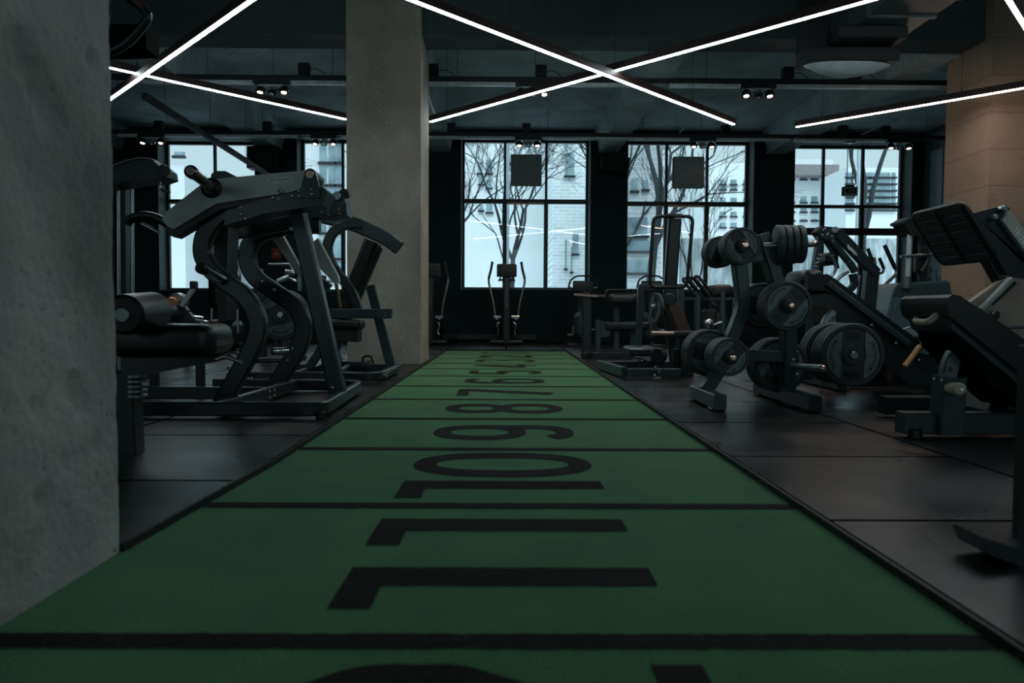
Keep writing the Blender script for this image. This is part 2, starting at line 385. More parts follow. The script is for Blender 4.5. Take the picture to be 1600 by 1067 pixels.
    def text(s, body, o, ux, uy, size, ex=0.001, width=None, bold=False):
        o = V(o); ux = V(ux).normalized(); uy = V(uy).normalized(); nz = ux.cross(uy)
        vs, fs = text_geo(body, ex)
        x0 = min(v.x for v in vs); x1 = max(v.x for v in vs); y0 = min(v.y for v in vs); y1 = max(v.y for v in vs)
        kx = (width / (x1 - x0)) if width else size / (y1 - y0); ky = size / (y1 - y0)
        nv = [s.bm.verts.new(o + ux * (v.x - (x0 + x1) / 2) * kx + uy * (v.y - (y0 + y1) / 2) * ky + nz * v.z) for v in vs]
        for f in fs:
            try: s.bm.faces.new([nv[i] for i in f])
            except ValueError: pass
        return s
TXT = {}
def text_geo(body, ex):
    key = (body, ex)
    if key in TXT: return TXT[key]
    cu = bpy.data.curves.new('lettering_source', 'FONT'); cu.body = body; cu.extrude = ex; cu.offset = 0.02; cu.resolution_u = 2
    ob = bpy.data.objects.new('lettering_source', cu); COL.objects.link(ob)
    bpy.context.view_layer.update()
    me = ob.to_mesh(); vs = [v.co.copy() for v in me.vertices]; fs = [tuple(p.vertices) for p in me.polygons]
    ob.to_mesh_clear(); bpy.data.objects.remove(ob); bpy.data.curves.remove(cu)
    TXT[key] = (vs, fs); return TXT[key]

def mesh_from(name, b, m, org=(0, 0, 0), sm=True, ang=35):
    bm = b.bm; org = V(org)
    for v in bm.verts: v.co -= org
    bmesh.ops.recalc_face_normals(bm, faces=bm.faces)
    me = bpy.data.meshes.new(name); bm.to_mesh(me); bm.free()
    me.materials.append(m)
    if sm:
        me.polygons.foreach_set('use_smooth', [True] * len(me.polygons)); me.set_sharp_from_angle(angle=math.radians(ang))
    return me
def struct(name, b, m, sm=False, parent=None, org=(0, 0, 0)):
    o = bpy.data.objects.new(name, mesh_from(name, b, m, org, sm)); COL.objects.link(o); o.location = org
    if parent: o.parent = parent; o.location = (0, 0, 0)
    o['kind'] = 'structure'
    return o
def tagit(o, label, cat, group=None):
    o['label'] = label; o['category'] = cat
    if group: o['group'] = group
    return o
class Thing:
    def __init__(s, name, label, cat, loc, group=None, rz=0):
        s.o = bpy.data.objects.new(name, None); COL.objects.link(s.o); s.o.location = loc; s.loc = V(loc)
        s.o.empty_display_size = 0.1
        tagit(s.o, label, cat, group)
    def p(s, name, b, m, parent=None, label=None, sm=True, ang=35):
        o = bpy.data.objects.new(name, mesh_from(name, b, m, s.loc, sm, ang)); COL.objects.link(o)
        o.parent = parent or s.o
        if label: o['label'] = label
        return o
def solo(name, b, m, label, cat, org, group=None, sm=True, kind=None):
    o = bpy.data.objects.new(name, mesh_from(name, b, m, org, sm)); COL.objects.link(o); o.location = org
    tagit(o, label, cat, group)
    if kind: o['kind'] = kind
    return o
def copy_tree(o, parent=None):
    c = o.copy(); COL.objects.link(c)
    if parent: c.parent = parent
    for ch in list(o.children): copy_tree(ch, c)
    return c
# ================================================================== SETTING
YW = 15.2; YF = 15.6; CZ = 4.40; XL = -9.0; XR = 8.65; YB = -6.0
TX0, TX1, TY1 = -1.0, 1.0, FL(800, 548.5).y
FZ = 0.022          # rubber mats stand a little above the turf
b = B()
PX1 = FL(187, 862).x; py1 = FL(187, 862).y          # turf runs up to the face of the near pillar
b.prism([(XL, py1, -.06), (PX1, py1, -.06), (TX0, 3.2, -.06), (TX0, YF, -.06), (XL, YF, -.06)], (0, 0, .06 + FZ))
b.box(((XL + PX1 - .02) / 2, (YB + py1) / 2, -0.03 + FZ / 2), (PX1 - .02 - XL, py1 - YB, 0.06 + FZ), bev=0)
b.box(((XR + TX1) / 2, (YB + YF) / 2, -0.03 + FZ / 2), (XR - TX1, YF - YB, 0.06 + FZ), bev=0)
b.box(((TX0 + TX1) / 2, (TY1 + YF) / 2, -0.03 + FZ / 2), (TX1 - TX0, YF - TY1, 0.06 + FZ), bev=0)
b.box(((PX1 - .02 + TX1) / 2, (YB + TY1) / 2, -0.045), (TX1 - PX1 + .02, TY1 - YB, 0.028), bev=0)
struct('floor', b, FLOORM)
b = B()
b.box((TX1 - 0.006, (YB + TY1) / 2, FZ / 2), (0.012, TY1 - YB, FZ + .002), bev=0)
b.box((TX0 + 0.006, (3.2 + TY1) / 2, FZ / 2), (0.012, TY1 - 3.2, FZ + .002), bev=0)
b.prism([(PX1, py1, -.001), (PX1 + .012, py1, -.001), (TX0 + .012, 3.2, -.001), (TX0, 3.2, -.001)], (0, 0, FZ + .002))
b.box((0, TY1 - 0.006, FZ / 2), (TX1 - TX0 - .024, 0.012, FZ + .002), bev=0)
struct('trim_1', b, KERB)

# windows: (glass left, right, top, bottom in the photo), mullions, transoms, centre bay
WIN = [  # x0,x1,y0,y1, mullion px, transoms (py, thick px)
    (267, 407, 226, 451, (339,), ((315, 5),), (267, 339)),
    (477, 655, 224, 453, (537, 597), ((315, 6),), (537, 597)),
    (725, 914, 223, 450, (788, 852), ((315, 6),), (788, 852)),
    (977, 1161, 226, 453, (1038, 1101), ((319, 6),), (1038, 1101)),
    (1229, 1400, 232, 468, (1281, 1342), ((323, 4), (362, 10)), None),
]
def zz(py, px=800, Y=YF): return W(px, py, Y).z
opens = []
for x0, x1, y0, y1, mu, tr, cb in WIN:
    cx = (x0 + x1) / 2
    opens.append((X(x0, YF) - .05, X(x1, YF) + .05, zz(y1, cx) - .05, zz(y0, cx) + .05))
b = B()
edges = [XL] + [v for o in opens for v in (o[0], o[1])] + [XR]
for i in range(0, len(edges), 2):
    b.box(((edges[i] + edges[i + 1]) / 2, (YW + YF + .05) / 2, 2.3), (edges[i + 1] - edges[i], YF + .05 - YW, 4.6), bev=0)
for o in opens:
    b.box(((o[0] + o[1]) / 2, (YW + YF + .05) / 2, o[2] / 2), (o[1] - o[0], YF + .05 - YW, o[2]), bev=0)
    b.box(((o[0] + o[1]) / 2, (YW + YF + .05) / 2, (o[3] + 4.6) / 2), (o[1] - o[0], YF + .05 - YW, 4.6 - o[3]), bev=0)
struct('wall_back', b, WALLB)
for i, (x0, x1, y0, y1, mu, tr, cb) in enumerate(WIN):
    o = opens[i]; cx = (x0 + x1) / 2
    b = B(); xa, xb, za, zb = o; t = .06
    for xx in (xa + t / 2, xb - t / 2): b.box((xx, YF, (za + zb) / 2), (t, .09, zb - za), bev=.004)
    for z_ in (za + t / 2, zb - t / 2): b.box(((xa + xb) / 2, YF, z_), (xb - xa - 2 * t, .09, t), bev=.004)
    zt = zz(tr[0][0], cx)
    for mpx in mu:
        xm = X(mpx, YF)
        b.box((xm, YF, (zt + zb) / 2), (.05, .08, zb - zt), bev=.004)
        b.box((xm, YF, (zt + za) / 2), (.085, .08, zt - za), bev=.004)
    for tpy, tpx in tr:
        b.box(((xa + xb) / 2, YF, zz(tpy, cx)), (xb - xa - 2 * t, .085, tpx / FPX * YF + .012), bev=.004)
    # slimmer casement frames round each lower light
    xs = [xa + t] + [X(m_, YF) for m_ in mu] + [xb - t]
    wf = struct('window_%d' % (i + 1), b, WFRAME)
    b = B(); b.box(((xa + xb) / 2, YF + .01, (za + zb) / 2), (xb - xa - .04, .008, zb - za - .04), bev=0)
    g = struct('window_pane', b, GLASS, parent=wf)
    # reveal lining
    b = B(); w_ = .012
    b.box((xa + w_ / 2 - .001, (YW + YF - .05) / 2, (za + zb) / 2), (w_, YF - .05 - YW, zb - za), bev=0)
    b.box((xb - w_ / 2 + .001, (YW + YF - .05) / 2, (za + zb) / 2), (w_, YF - .05 - YW, zb - za), bev=0)
    b.box(((xa + xb) / 2, (YW + YF - .05) / 2, zb - w_ / 2), (xb - xa - 2 * w_, YF - .05 - YW, w_), bev=0)
    b.box(((xa + xb) / 2, (YW + YF - .05) / 2, za + w_ / 2), (xb - xa - 2 * w_, YF - .05 - YW, w_), bev=0)
    struct('window_reveal', b, REVEAL, parent=wf)
    if cb:
        b = B(); b.box(((X(cb[0], YF) + X(cb[1], YF)) / 2, YF - .05, zz(tr[0][0] + 3.6, cx)), (X(cb[1], YF) - X(cb[0], YF) - .08, .05, .034), bev=0)
        struct('window_strip', b, ORANGE, parent=wf)
# side and rear walls
b = B(); b.box((XL - .1, (YB + YF) / 2, 2.3), (.2, YF - YB + .3, 4.6), bev=0); struct('wall_left', b, WALLB)
b = B(); b.box((XR + .1, (YB + YF) / 2, 2.3), (.2, YF - YB + .3, 4.6), bev=0); struct('wall_right', b, SIDEW)
b = B()
b.box((0, YB - .1, .5), (XR - XL + .4, .2, 1.0), bev=0); b.box((0, YB - .1, 4.2), (XR - XL + .4, .2, .8), bev=0)
for xx in (-8.2, -3.1, 3.1, 8.0): b.box((xx, YB - .1, 2.4), (1.0, .2, 2.8), bev=0)
struct('wall_front', b, WALLB)
# ceiling
BY0, BY1, BZ = 8.95, 9.42, W(800, 79, 9.42).z
b = B(); b.box(((XL + XR) / 2, (BY1 + YF + .1) / 2, CZ + .1), (XR - XL + .4, YF + .1 - BY1, .2), bev=0)
struct('ceiling', b, CEIL)
b = B(); b.box(((XL + XR) / 2, (YB + BY0) / 2, 4.9), (XR - XL + .4, BY0 - YB + .4, .2), bev=0)
b.box(((XL + XR) / 2, (BY0 + BY1) / 2, 4.91), (XR - XL + .4, BY1 - BY0 + .4, .18), bev=0)
struct('ceiling_near', b, NEARC)
b = B(); b.box(((XL + XR) / 2, (BY0 + BY1) / 2, (BZ + 4.82) / 2), (XR - XL, BY1 - BY0, 4.82 - BZ), bev=.01)
struct('trim_2', b, BEAMC)
for i, xc in enumerate((-8.1, X(428, YW) , X(690, YW) - .02, X(948, YW), X(1208, YW))):   # ribs running to the window wall
    b = B(); w0, w1 = .30, .20; zb = CZ - .46
    b.prism([(xc - w0, BY1, CZ + .02), (xc + w0, BY1, CZ + .02), (xc + w1, BY1, zb), (xc - w1, BY1, zb)], (0, YW - BY1, 0))
    struct('trim_%d' % (i + 3), b, CEIL)

# pillars
def pillar(x0, x1, y0, y1, zt, rough, sub, seed, chips=()):
    bm = bmesh.new(); bmesh.ops.create_cube(bm, size=1)
    for v in bm.verts: v.co = V((x0 + (v.co.x + .5) * (x1 - x0), y0 + (v.co.y + .5) * (y1 - y0), -0.02 + (v.co.z + .5) * (zt + .02)))
    hz = [e for e in bm.edges if abs(e.verts[0].co.z - e.verts[1].co.z) > .5]
    bmesh.ops.subdivide_edges(bm, edges=hz, cuts=sub * 4, use_grid_fill=True)
    ho = [e for e in bm.edges if abs(e.verts[0].co.z - e.verts[1].co.z) < .01]
    bmesh.ops.subdivide_edges(bm, edges=ho, cuts=sub, use_grid_fill=True)
    cx, cy = (x0 + x1) / 2, (y0 + y1) / 2
    for v in bm.verts:
        c = v.co; d = V((c.x - cx, c.y - cy, 0)).normalized()
        n = noise.noise(c * 3.1 + V((seed, 0, 0))) * .5 + noise.noise(c * 11 + V((0, seed, 0))) * .35 + noise.noise(c * 31) * .25
        edge = (abs(abs(c.x - cx) - (x1 - x0) / 2) < .004) and (abs(abs(c.y - cy) - (y1 - y0) / 2) < .004)
        k = rough * (1.2 if edge else .8)
        off = -abs(n) * k
        for (px_, py_, pz_, rr, dp) in chips:
            q = (c - V((px_, py_, pz_))).length
            if q < rr: off -= dp * (1 - (q / rr) ** 2) * (1 + .4 * noise.noise(c * 40))
        if off: v.co = c + d * off
    o = B(); o.bm.free(); o.bm = bm; return o
PX1 = FL(187, 862).x
py1 = FL(187, 862).y
chips = [(PX1, .0 + yy, zz_, r_, d_) for yy, zz_, r_, d_ in [(a_, b_, c_ * 1.15, d_ * 2.0) for a_, b_, c_, d_ in ((1.80, .47, .04, .014), (1.83, .43, .035, .010), (1.62, 1.22, .06, .014), (1.68, 1.18, .05, .012), (1.66, .44, .03, .008), (1.75, .30, .022, .007), (1.89, .31, .03, .006), (1.66, .23, .03, .009), (1.57, 1.15, .05, .010), (1.72, 1.12, .06, .007), (1.88, .98, .04, .006), (1.9, 1.3, .03, .01))]]
struct('trim_9', pillar(PX1 - .9, PX1, py1 - .9, py1, 4.8, .012, 80, 3.3, chips), CONCN, sm=True)
PX2, PY2 = FL(658, 571).x, 8.8
struct('trim_10', pillar(PX2 - .885, PX2, PY2, PY2 + .9, 4.82, .006, 14, 8.1, [(-1.3, 8.8, 1.0, .05, .01)]), CONC, sm=True)
PX3 = X(1469, 9.7)
struct('trim_11', pillar(PX3, PX3 + .95, PY2, PY2 + .9, 4.82, .006, 14, 1.7), CONCR, sm=True)

# ------------------------------------------------------------------ turf track
b = B(); b.box((0, (-1.5 + TY1 - .012) / 2, -.015), (TX1 - TX0 - .024, TY1 - .012 + 1.5, .03), bev=0)
turf = Thing('turf_track', 'green turf sled track with black lines and numbers down the middle of the floor', 'turf', (0, -1.5, 0))
b.prism([(PX1 + .001, -1.5, -.03), (TX0 + .03, -1.5, -.03), (TX0 + .03, 3.19, -.03), (TX0 + .013, 3.19, -.03), (PX1 + .013, py1, -.03), (PX1 + .001, py1, -.03)], (0, 0, .0297))
turf.p('turf', b, TURF, sm=False)
line_py = [1003, 791, 702.4, 655, 624.6, 604, 588, 576.5, 568, 560.4, 554.4]
LY = [FL(800, q).y for q in line_py]; LY = [LY[0] - 1.0] + LY
zt = .0025
def fuzzy_strip(b, x0, x1, y0, y1, n=160):
    lo = []; hi = []
    for i in range(n + 1):
        x = x0 + (x1 - x0) * i / n
        j1 = (noise.noise(V((x * 30, y0 * 9, 0)))) * .005 + random.uniform(-.0015, .0015); j2 = noise.noise(V((x * 30, y1 * 9, 4))) * .005 + random.uniform(-.0015, .0015)
        lo.append(b.bm.verts.new((x, y0 + j1, zt))); hi.append(b.bm.verts.new((x, y1 + j2, zt)))
    for i in range(n): b.bm.faces.new((lo[i], lo[i + 1], hi[i + 1], hi[i]))
for y in LY:
    b = B(); fuzzy_strip(b, (TX0 + .013) if y > 3.2 else (PX1 + .002 if y < py1 else PX1 + .014 + (TX0 - PX1) * (y - py1) / (3.2 - py1)), TX1 - .013, y - .033, y + .033); turf.p('distance_line', b, TURFB, sm=False)
def ribbon(b, pts, wfun, M):
    n = len(pts); a = []; c = []
    for i in range(n):
        t = (pts[min(i + 1, n - 1)] - pts[max(i - 1, 0)]).normalized(); s_ = V((-t.y, t.x))
        # strokes are thicker across than along the height
        wdt = wfun(s_)
        for lst, sg in ((a, 1), (c, -1)):
            q = pts[i] + s_ * sg * wdt / 2
            q = q + V((noise.noise(V((q.x * 50, q.y * 50, i))), noise.noise(V((q.y * 50, q.x * 50, 7 + i))))) * .004
            lst.append(b.bm.verts.new(M(q)))
    for i in range(n - 1): b.bm.faces.new((a[i], a[i + 1], c[i + 1], c[i]))
def arc(cx, cy, rx, ry, a0, a1, n=40):
    return [V((cx + rx * math.cos(math.radians(a0 + (a1 - a0) * i / n)), cy + ry * math.sin(math.radians(a0 + (a1 - a0) * i / n)))) for i in range(n + 1)]
def ring_stroke(b, cx, cy, rx, ry, a0, a1, M, n=64):
    o = []; i_ = []
    for k in range(n + 1):
        a = math.radians(a0 + (a1 - a0) * k / n); ca, sa = math.cos(a), math.sin(a)
        pw = lambda v: math.copysign(abs(v) ** .86, v)
        j = noise.noise(V((ca * 9 + cx * 50, sa * 9, cy * 7))) * .004
        o.append(b.bm.verts.new(M(V((cx + pw(ca) * (rx + TWX / 2 + j), cy + pw(sa) * (ry + TWY / 2 + j))))))
        i_.append(b.bm.verts.new(M(V((cx + pw(ca) * (rx - TWX / 2 + j), cy + pw(sa) * (ry - TWY / 2 + j))))))
    for k in range(n): b.bm.faces.new((o[k], o[k + 1], i_[k + 1], i_[k]))
def lin(p, q, n=24): return [V(p) + (V(q) - V(p)) * i / n for i in range(n + 1)]
H_ = .765; Wd = .50
TWX, TWY = .125, .095
def wf_(s_): return abs(s_.x) * TWX + abs(s_.y) * TWY
def digit(b, d, u0, w=Wd):
    lay = [0]
    def M(q): return V((H_ / 2 - q.y - .012, u0 + q.x, zt + .0008 * lay[0]))
    hw, hh = TWX / 2, TWY / 2
    def S(pts): ribbon(b, pts, wf_, M); lay[0] += 1
    def R(*a, f=None): ring_stroke(b, *a, (lambda q: M(f(q))) if f else M); lay[0] += 1
    if d == '0': R(w / 2, H_ / 2, w / 2 - hw, H_ / 2 - hh, 0, 360)
    elif d == '1':
        S(lin((w - hw, 0), (w - hw, H_))); S(lin((w - TWX - .135, H_ - hh), (w - hw, H_ - hh)))
    elif d == '7': S(lin((0, H_ - hh), (w, H_ - hh))); S(lin((w - hw * .9, H_ - hh), (w * .32, 0)))
    elif d == '8': R(w / 2, H_ * .745, w / 2 - hw - .012, H_ * .275 - hh, 0, 360); R(w / 2, H_ * .27, w / 2 - hw, H_ * .29 - hh, 0, 360)
    elif d in '96':
        f = (lambda q: q) if d == '9' else (lambda q: V((w - q.x, H_ - q.y)))
        R(w / 2, H_ * .67, w / 2 - hw, H_ * .33 - hh, 0, 360, f=f)
        S([f(q) for q in lin((w - hw, H_ * .67), (w - hw, H_ * .30), 12)]); R(w / 2, H_ * .30, w / 2 - hw, H_ * .30 - hh, 0, -150, f=f)
    elif d == '5':
        S(lin((w * .12, H_ - hh), (w * .92, H_ - hh))); S(lin((w * .12 + hw * .6, H_ - hh), (w * .12, H_ * .5), 12))
        R(w / 2, H_ * .30, w / 2 - hw, H_ * .32 - hh, 140, -150)
    elif d == '4': S(lin((w * .72, 0), (w * .72, H_))); S(lin((w * .66, H_ - .03), (hw * .6, H_ * .28))); S(lin((0, H_ * .25), (w, H_ * .25)))
    elif d == '3': R(w / 2, H_ * .74, w / 2 - hw - .01, H_ * .28 - hh, 155, -90); R(w / 2, H_ * .275, w / 2 - hw, H_ * .295 - hh, 90, -155)
    elif d == '2':
        S(arc(w / 2, H_ * .70, w / 2 - hw, H_ * .30 - hh, 165, -20, 36) + lin((w - hw - .03, H_ * .55), (hw, hh + .03), 20)[2:]); S(lin((0, hh), (w, hh)))
for i, txt in enumerate(['12', '11', '10', '9', '8', '7', '6', '5', '4', '3', '2']):
    y0 = LY[i]; y1 = LY[i + 1]; b = B(); cy = (y0 + y1) / 2
    if txt == '11': digit(b, '1', FL(800, 888).y - .40, .40); digit(b, '1', FL(800, 812).y - .40, .40)
    elif txt == '10': digit(b, '1', FL(800, 752).y - .40, .40); digit(b, '0', FL(800, 746).y, FL(800, 708).y - FL(800, 746).y)
    elif txt == '12': digit(b, '2', LY[1] - .60, .5); digit(b, '1', LY[1] - 1.0, .36)
    else: digit(b, txt, cy - .24, .48)
    turf.p('number_' + {'12': 'twelve', '11': 'eleven', '10': 'ten', '9': 'nine', '8': 'eight', '7': 'seven', '6': 'six', '5': 'five', '4': 'four', '3': 'three', '2': 'two'}[txt], b, TURFB, sm=False)


b = B(); digit(b, '1', LY[-1] + .18, .36); turf.p('number_one', b, TURFB, sm=False)

# ================================================================== OUTSIDE
b = B(); b.box((0, 60, -.35), (160, 88, .3), bev=0); struct('ground_outside', b, BRIGHT_GROUND)
def building(label, face, mat_, wins, Y, x0, x1, z0, z1, depth=8, turn=0.0, extra=None, org=None):
    """a block with a front face at depth Y; windows given as (x, z, w, h) on the face, set 12 cm into it"""
    t = Thing('building', label, 'building', (x0, Y, z0))
    R = Matrix.Rotation(turn, 4, 'Z')
    b = B(); b.box(((x1 - x0) / 2, depth / 2, (z1 - z0) / 2), (x1 - x0, depth, z1 - z0), bev=0)
    t.loc = V((0, 0, 0)); t.p('facade', b, mat_, sm=False)
    for (x, z, w, h) in wins:
        b = B(); b.box((x - x0, -.01, z - z0), (w, .1, h), bev=0)
        nb = max(1, int(w / .9))
        f = t.p('window', b, FAC_G, sm=False)
        b = B()
        for k in range(1, nb): b.box((x - x0 - w / 2 + w * k / nb, -.07, z - z0), (.07, .04, h), bev=0)
        b.box((x - x0, -.07, z - z0 - h / 2), (w + .1, .12, .08), bev=0)
        t.p('window_bars', b, WFRAME if w < 1.4 else FAC_W, parent=f, sm=False)
    t.o.rotation_euler = (0, 0, turn)
    return t
# pale block seen through the second window
Y = 34
w_ = []
for (px0, py0, pw, ph) in ((750, 263, 7, 18), (764, 261, 9, 22), (752, 283, 7, 12), (764, 288, 8, 14), (752, 325, 6, 10), (765, 322, 9, 22), (737, 205, 12, 34), (760, 203, 16, 30)):
    p = W(px0, py0, Y); w_.append((p.x, p.z, pw / FPX * Y, ph / FPX * Y))
building('white rendered block with a few small windows seen through the middle window', None, FAC_W, w_, Y, X(655, Y), X(862, Y), -.2, 18)
Y = 30
w_ = []
for (px0, py0, pw, ph) in ((884, 398, 2, 46), (893, 406, 2, 40), (899, 381, 9, 34), (890, 258, 14, 36)):
    p = W(px0, py0, Y); w_.append((p.x, p.z, pw / FPX * Y, ph / FPX * Y))
building('pale brick building with tall windows right of the middle window tree', None, facade_material('washed_brick', (0.80, 0.85, 0.87), True, .5, .14), w_, Y, X(862, Y), X(935, Y), -.2, 11.5, depth=3.5)
# brick building receding behind the third window
Y = 24
w_ = []
for (px0, py0, pw, ph) in ((995, 355, 34, 30), (997, 385, 38, 18), (997, 417, 36, 22), (991, 290, 10, 20), (1008, 290, 8, 16)):
    p = W(px0, py0, Y); w_.append((p.x, p.z, pw / FPX * Y * .95, ph / FPX * Y))
t = building('pale brick building with banded windows behind the left panes of the third window', None, FAC_B, w_, Y, X(955, Y), X(1032, Y), -.2, 6.4, depth=5)
Y = 42
w_ = []
for cx_ in (1129, 1146, 1166, 1186):
    for cy_ in (285, 293, 313, 335, 352):
        p = W(cx_, cy_, Y); w_.append((p.x, p.z, 9 / FPX * Y, 8 / FPX * Y))
building('white block with a grid of small square windows behind the third window', None, FAC_W, w_, Y, X(1105, Y), X(1205, Y), -.2, zz(254, 1140, Y))
Y = 40
w_ = []
for cx_ in (1236, 1255, 1272, 1290):
    for cy_, hh_ in ((275, 12), (312, 10), (328, 8), (344, 3)):
        p = W(cx_, cy_, Y); w_.append((p.x, p.z, 9 / FPX * Y, hh_ / FPX * Y))
t = building('white office block with a dark eaves band behind the fourth window', None, FAC_W, w_, Y, X(1215, Y), X(1296, Y), -.2, zz(249, 1260, Y), depth=1.8)
b = B(); p0 = W(1222, 251, Y); p1 = W(1300, 246, Y); b.box(((p0.x + p1.x) / 2, Y - .4, p0.z - .35), (p1.x - p0.x, 1.0, .7), bev=0)
o = t.p('eaves', B(), FAC_R) if False else None
bb = B(); bb.box(((p1.x - p0.x) / 2 + p0.x - t.o.location.x, -.4, p0.z + .2 - .65), (p1.x - p0.x, 1.0, .55), bev=0); t.p('eaves', bb, mat('eaves_paint', (0.25, 0.22, 0.22), .7), sm=False)
Y = 36
w_ = []
for k in range(6):
    for cx_, pw in ((1327, 12), (1352, 12), (1374, 32), (1396, 5)):
        p = W(cx_, 274 + k * 10.2, Y); w_.append((p.x, p.z, pw / FPX * Y, 8 / FPX * Y))
building('modern block with long rows of glazing right of the hanging display', None, FAC_W, w_, Y, X(1318, Y), X(1420, Y), -.2, zz(262, 1370, Y), depth=3)
# left windows: glass stair building and brick wall
Y = 26
w_ = []
for cx_ in (505, 519, 531):
    for cy_ in (240, 275, 310, 350, 390, 425):
        p = W(cx_, cy_, Y); w_.append((p.x, p.z, 10 / FPX * Y, 30 / FPX * Y))
building('white building with tall glazed bays seen between press machine and pillar', None, FAC_W, w_, Y, X(478, Y), X(545, Y), -.2, 9)
Y = 25
w_ = []
for cx_, cy_, pw, ph in ((305, 292, 22, 30), (303, 350, 20, 30), (303, 400, 18, 30)):
    p = W(cx_, cy_, Y); w_.append((p.x, p.z, pw / FPX * Y, ph / FPX * Y))
building('dark brick building low behind the leftmost window', None, facade_material('rough_brick', (0.24, 0.25, 0.26), True, .5, .14), w_, Y, X(291, Y), X(415, Y), -.2, zz(330, 350, Y))
building('white gable wall at the left edge of the leftmost window', None, FAC_W, [(W(281, 242, 23).x, W(281, 242, 23).z, .3, .16)], 23, X(240, 23), X(291, 23), -.2, zz(258, 280, 23), depth=1.8)
# stained retaining wall behind the right windows, low wall and kerb
Y = 21
b = B(); b.box(((X(1065, Y) + X(1215, Y)) / 2, Y + .2, (zz(372, 1140, Y)) / 2), (X(1215, Y) - X(1065, Y), .4, zz(372, 1140, Y)), bev=.02)
solo('garden_wall', b, IVY, 'pale stained concrete wall outside the right panes of the third window', 'wall', (X(1140, Y), Y, 0))
Y = 22
b = B(); b.box(((X(1215, Y) + X(1460, Y)) / 2, Y + .2, (zz(372, 1330, Y)) / 2), (X(1460, Y) - X(1215, Y) - .1, .4, zz(372, 1330, Y)), bev=.02)
solo('garden_wall', b, IVY, 'mottled concrete wall outside the lower panes of the fourth window', 'wall', (X(1320, Y), Y, 0))
# parked vans and railing seen low through the fourth window
def van(label, px0, px1, pyt, Y, col):
    x0, x1 = X(px0, Y), X(px1, Y); zt_ = zz(pyt, (px0 + px1) / 2, Y); t = Thing('van', label, 'van', ((x0 + x1) / 2, Y, -.2))
    L = x1 - x0
    b = B(); b.prism([(x0, Y, .05), (x1, Y, .05), (x1, Y, zt_ * .55), (x1 - .12 * L, Y, zt_), (x0 + .06 * L, Y, zt_), (x0, Y, zt_ * .6)], (0, 1.7, 0)); t.p('body', b, col)
    b = B(); b.box(((x0 + x1) / 2, Y - .01, zt_ * .74), (L * .7, .03, zt_ * .25), bev=.01); t.p('side_window', b, FAC_G)
    for q in (.2, .8):
        b = B(); b.cyl((x0 + L * q, Y - .03, .1), (x0 + L * q, Y + .2, .1), .3); t.p('wheel', b, BLACK)
van('pale van parked outside low behind the fourth window', 1352, 1400, 451, 19, mat('van_white', (.6, .66, .7), .4))

def tree(label, px, Y, z_top, trunk_r, forks, seed, lean=0.0, spread=1.0, depth=6, first=None):
    rnd = random.Random(seed); b = B(); base = V((X(px, Y), Y, -.2))
    def grow(p, d, r, L, n):
        pts = [p]; q = p.copy(); dd = d.copy(); k = 4
        for i in range(k):
            dd = (dd + V((rnd.uniform(-.16, .16), rnd.uniform(-.16, .16), rnd.uniform(-.05, .12)))).normalized(); q = q + dd * L / k; pts.append(q.copy())
        r2 = max(r * .62, .0055)
        b.tube(pts, r, seg=6 if n > 2 else 4, r2=r2)
        if n <= 0: return
        m = 3 if n < depth else forks
        for j in range(m):
            a = rnd.uniform(0, 2 * PI); tilt = rnd.uniform(.35, .85) * spread
            e = dd.orthogonal().normalized(); e.rotate(Matrix.Rotation(a + j * 2 * PI / m, 3, dd))
            nd = (dd * math.cos(tilt) + e * math.sin(tilt)); nd.z += .12; nd.normalize()
            s0 = pts[-1] if j < 2 else pts[rnd.randint(2, 4)]
            grow(s0, nd, max(r2 * rnd.uniform(.65, .9), .0055), L * rnd.uniform(.62, .85), n - 1)
    d0 = V((lean, 0, 1)).normalized()
    h1 = first or z_top * .3
    grow(base, d0, trunk_r, h1 + .2, depth)
    solo('bare_tree', b, BARK, label, 'tree', base, 'bare trees outside')
tree('bare tree with forked trunk seen through the middle window', 793, 21.5, 8, .12, 4, 5, 0.0, 1.0, 6, 2.2)
tree('bare tree with a thick upright trunk behind the left panes of the third window', 1021, 20, 8, .15, 4, 14, 0.0, .85, 6, 3.3)
tree('bare tree with thick trunk beside a pale lamp post behind the fourth window', 1347, 19.8, 9, .14, 3, 23, 0.0, 1.15, 5, 3.6)
tree('slim bare sapling behind the right panes of the third window', 1085, 20.3, 5, .05, 3, 31, .03, .6, 5, 1.4)
tree('large bare tree whose branches fill the right panes of the middle window', 940, 23.5, 9, .16, 4, 41, -.10, .9, 6, 3.2)
tree('bare tree far left of the turf whose twigs cross the second window', 660, 24.5, 9, .13, 4, 17, .12, .9, 5, 3.0)
Y = 19
b = B(); b.tube([(X(1337, Y), Y, -.2), (X(1337, Y), Y, 7)], .06, seg=12)
solo('lamp_post', b, mat('pale_post', (.6, .7, .75), .4), 'pale grey lamp post outside left of the thick trunk', 'lamp post', (X(1337, Y), Y, -.2))
Y = 19.5
b = B(); b.tube([(X(791, Y), Y, -.2), (X(791.5, Y), Y, 7)], .07, seg=12)
solo('lamp_post', b, mat('grey_post', (.35, .44, .48), .4), 'grey lamp post outside the middle window behind the elliptical', 'lamp post', (X(791, Y), Y, -.2))
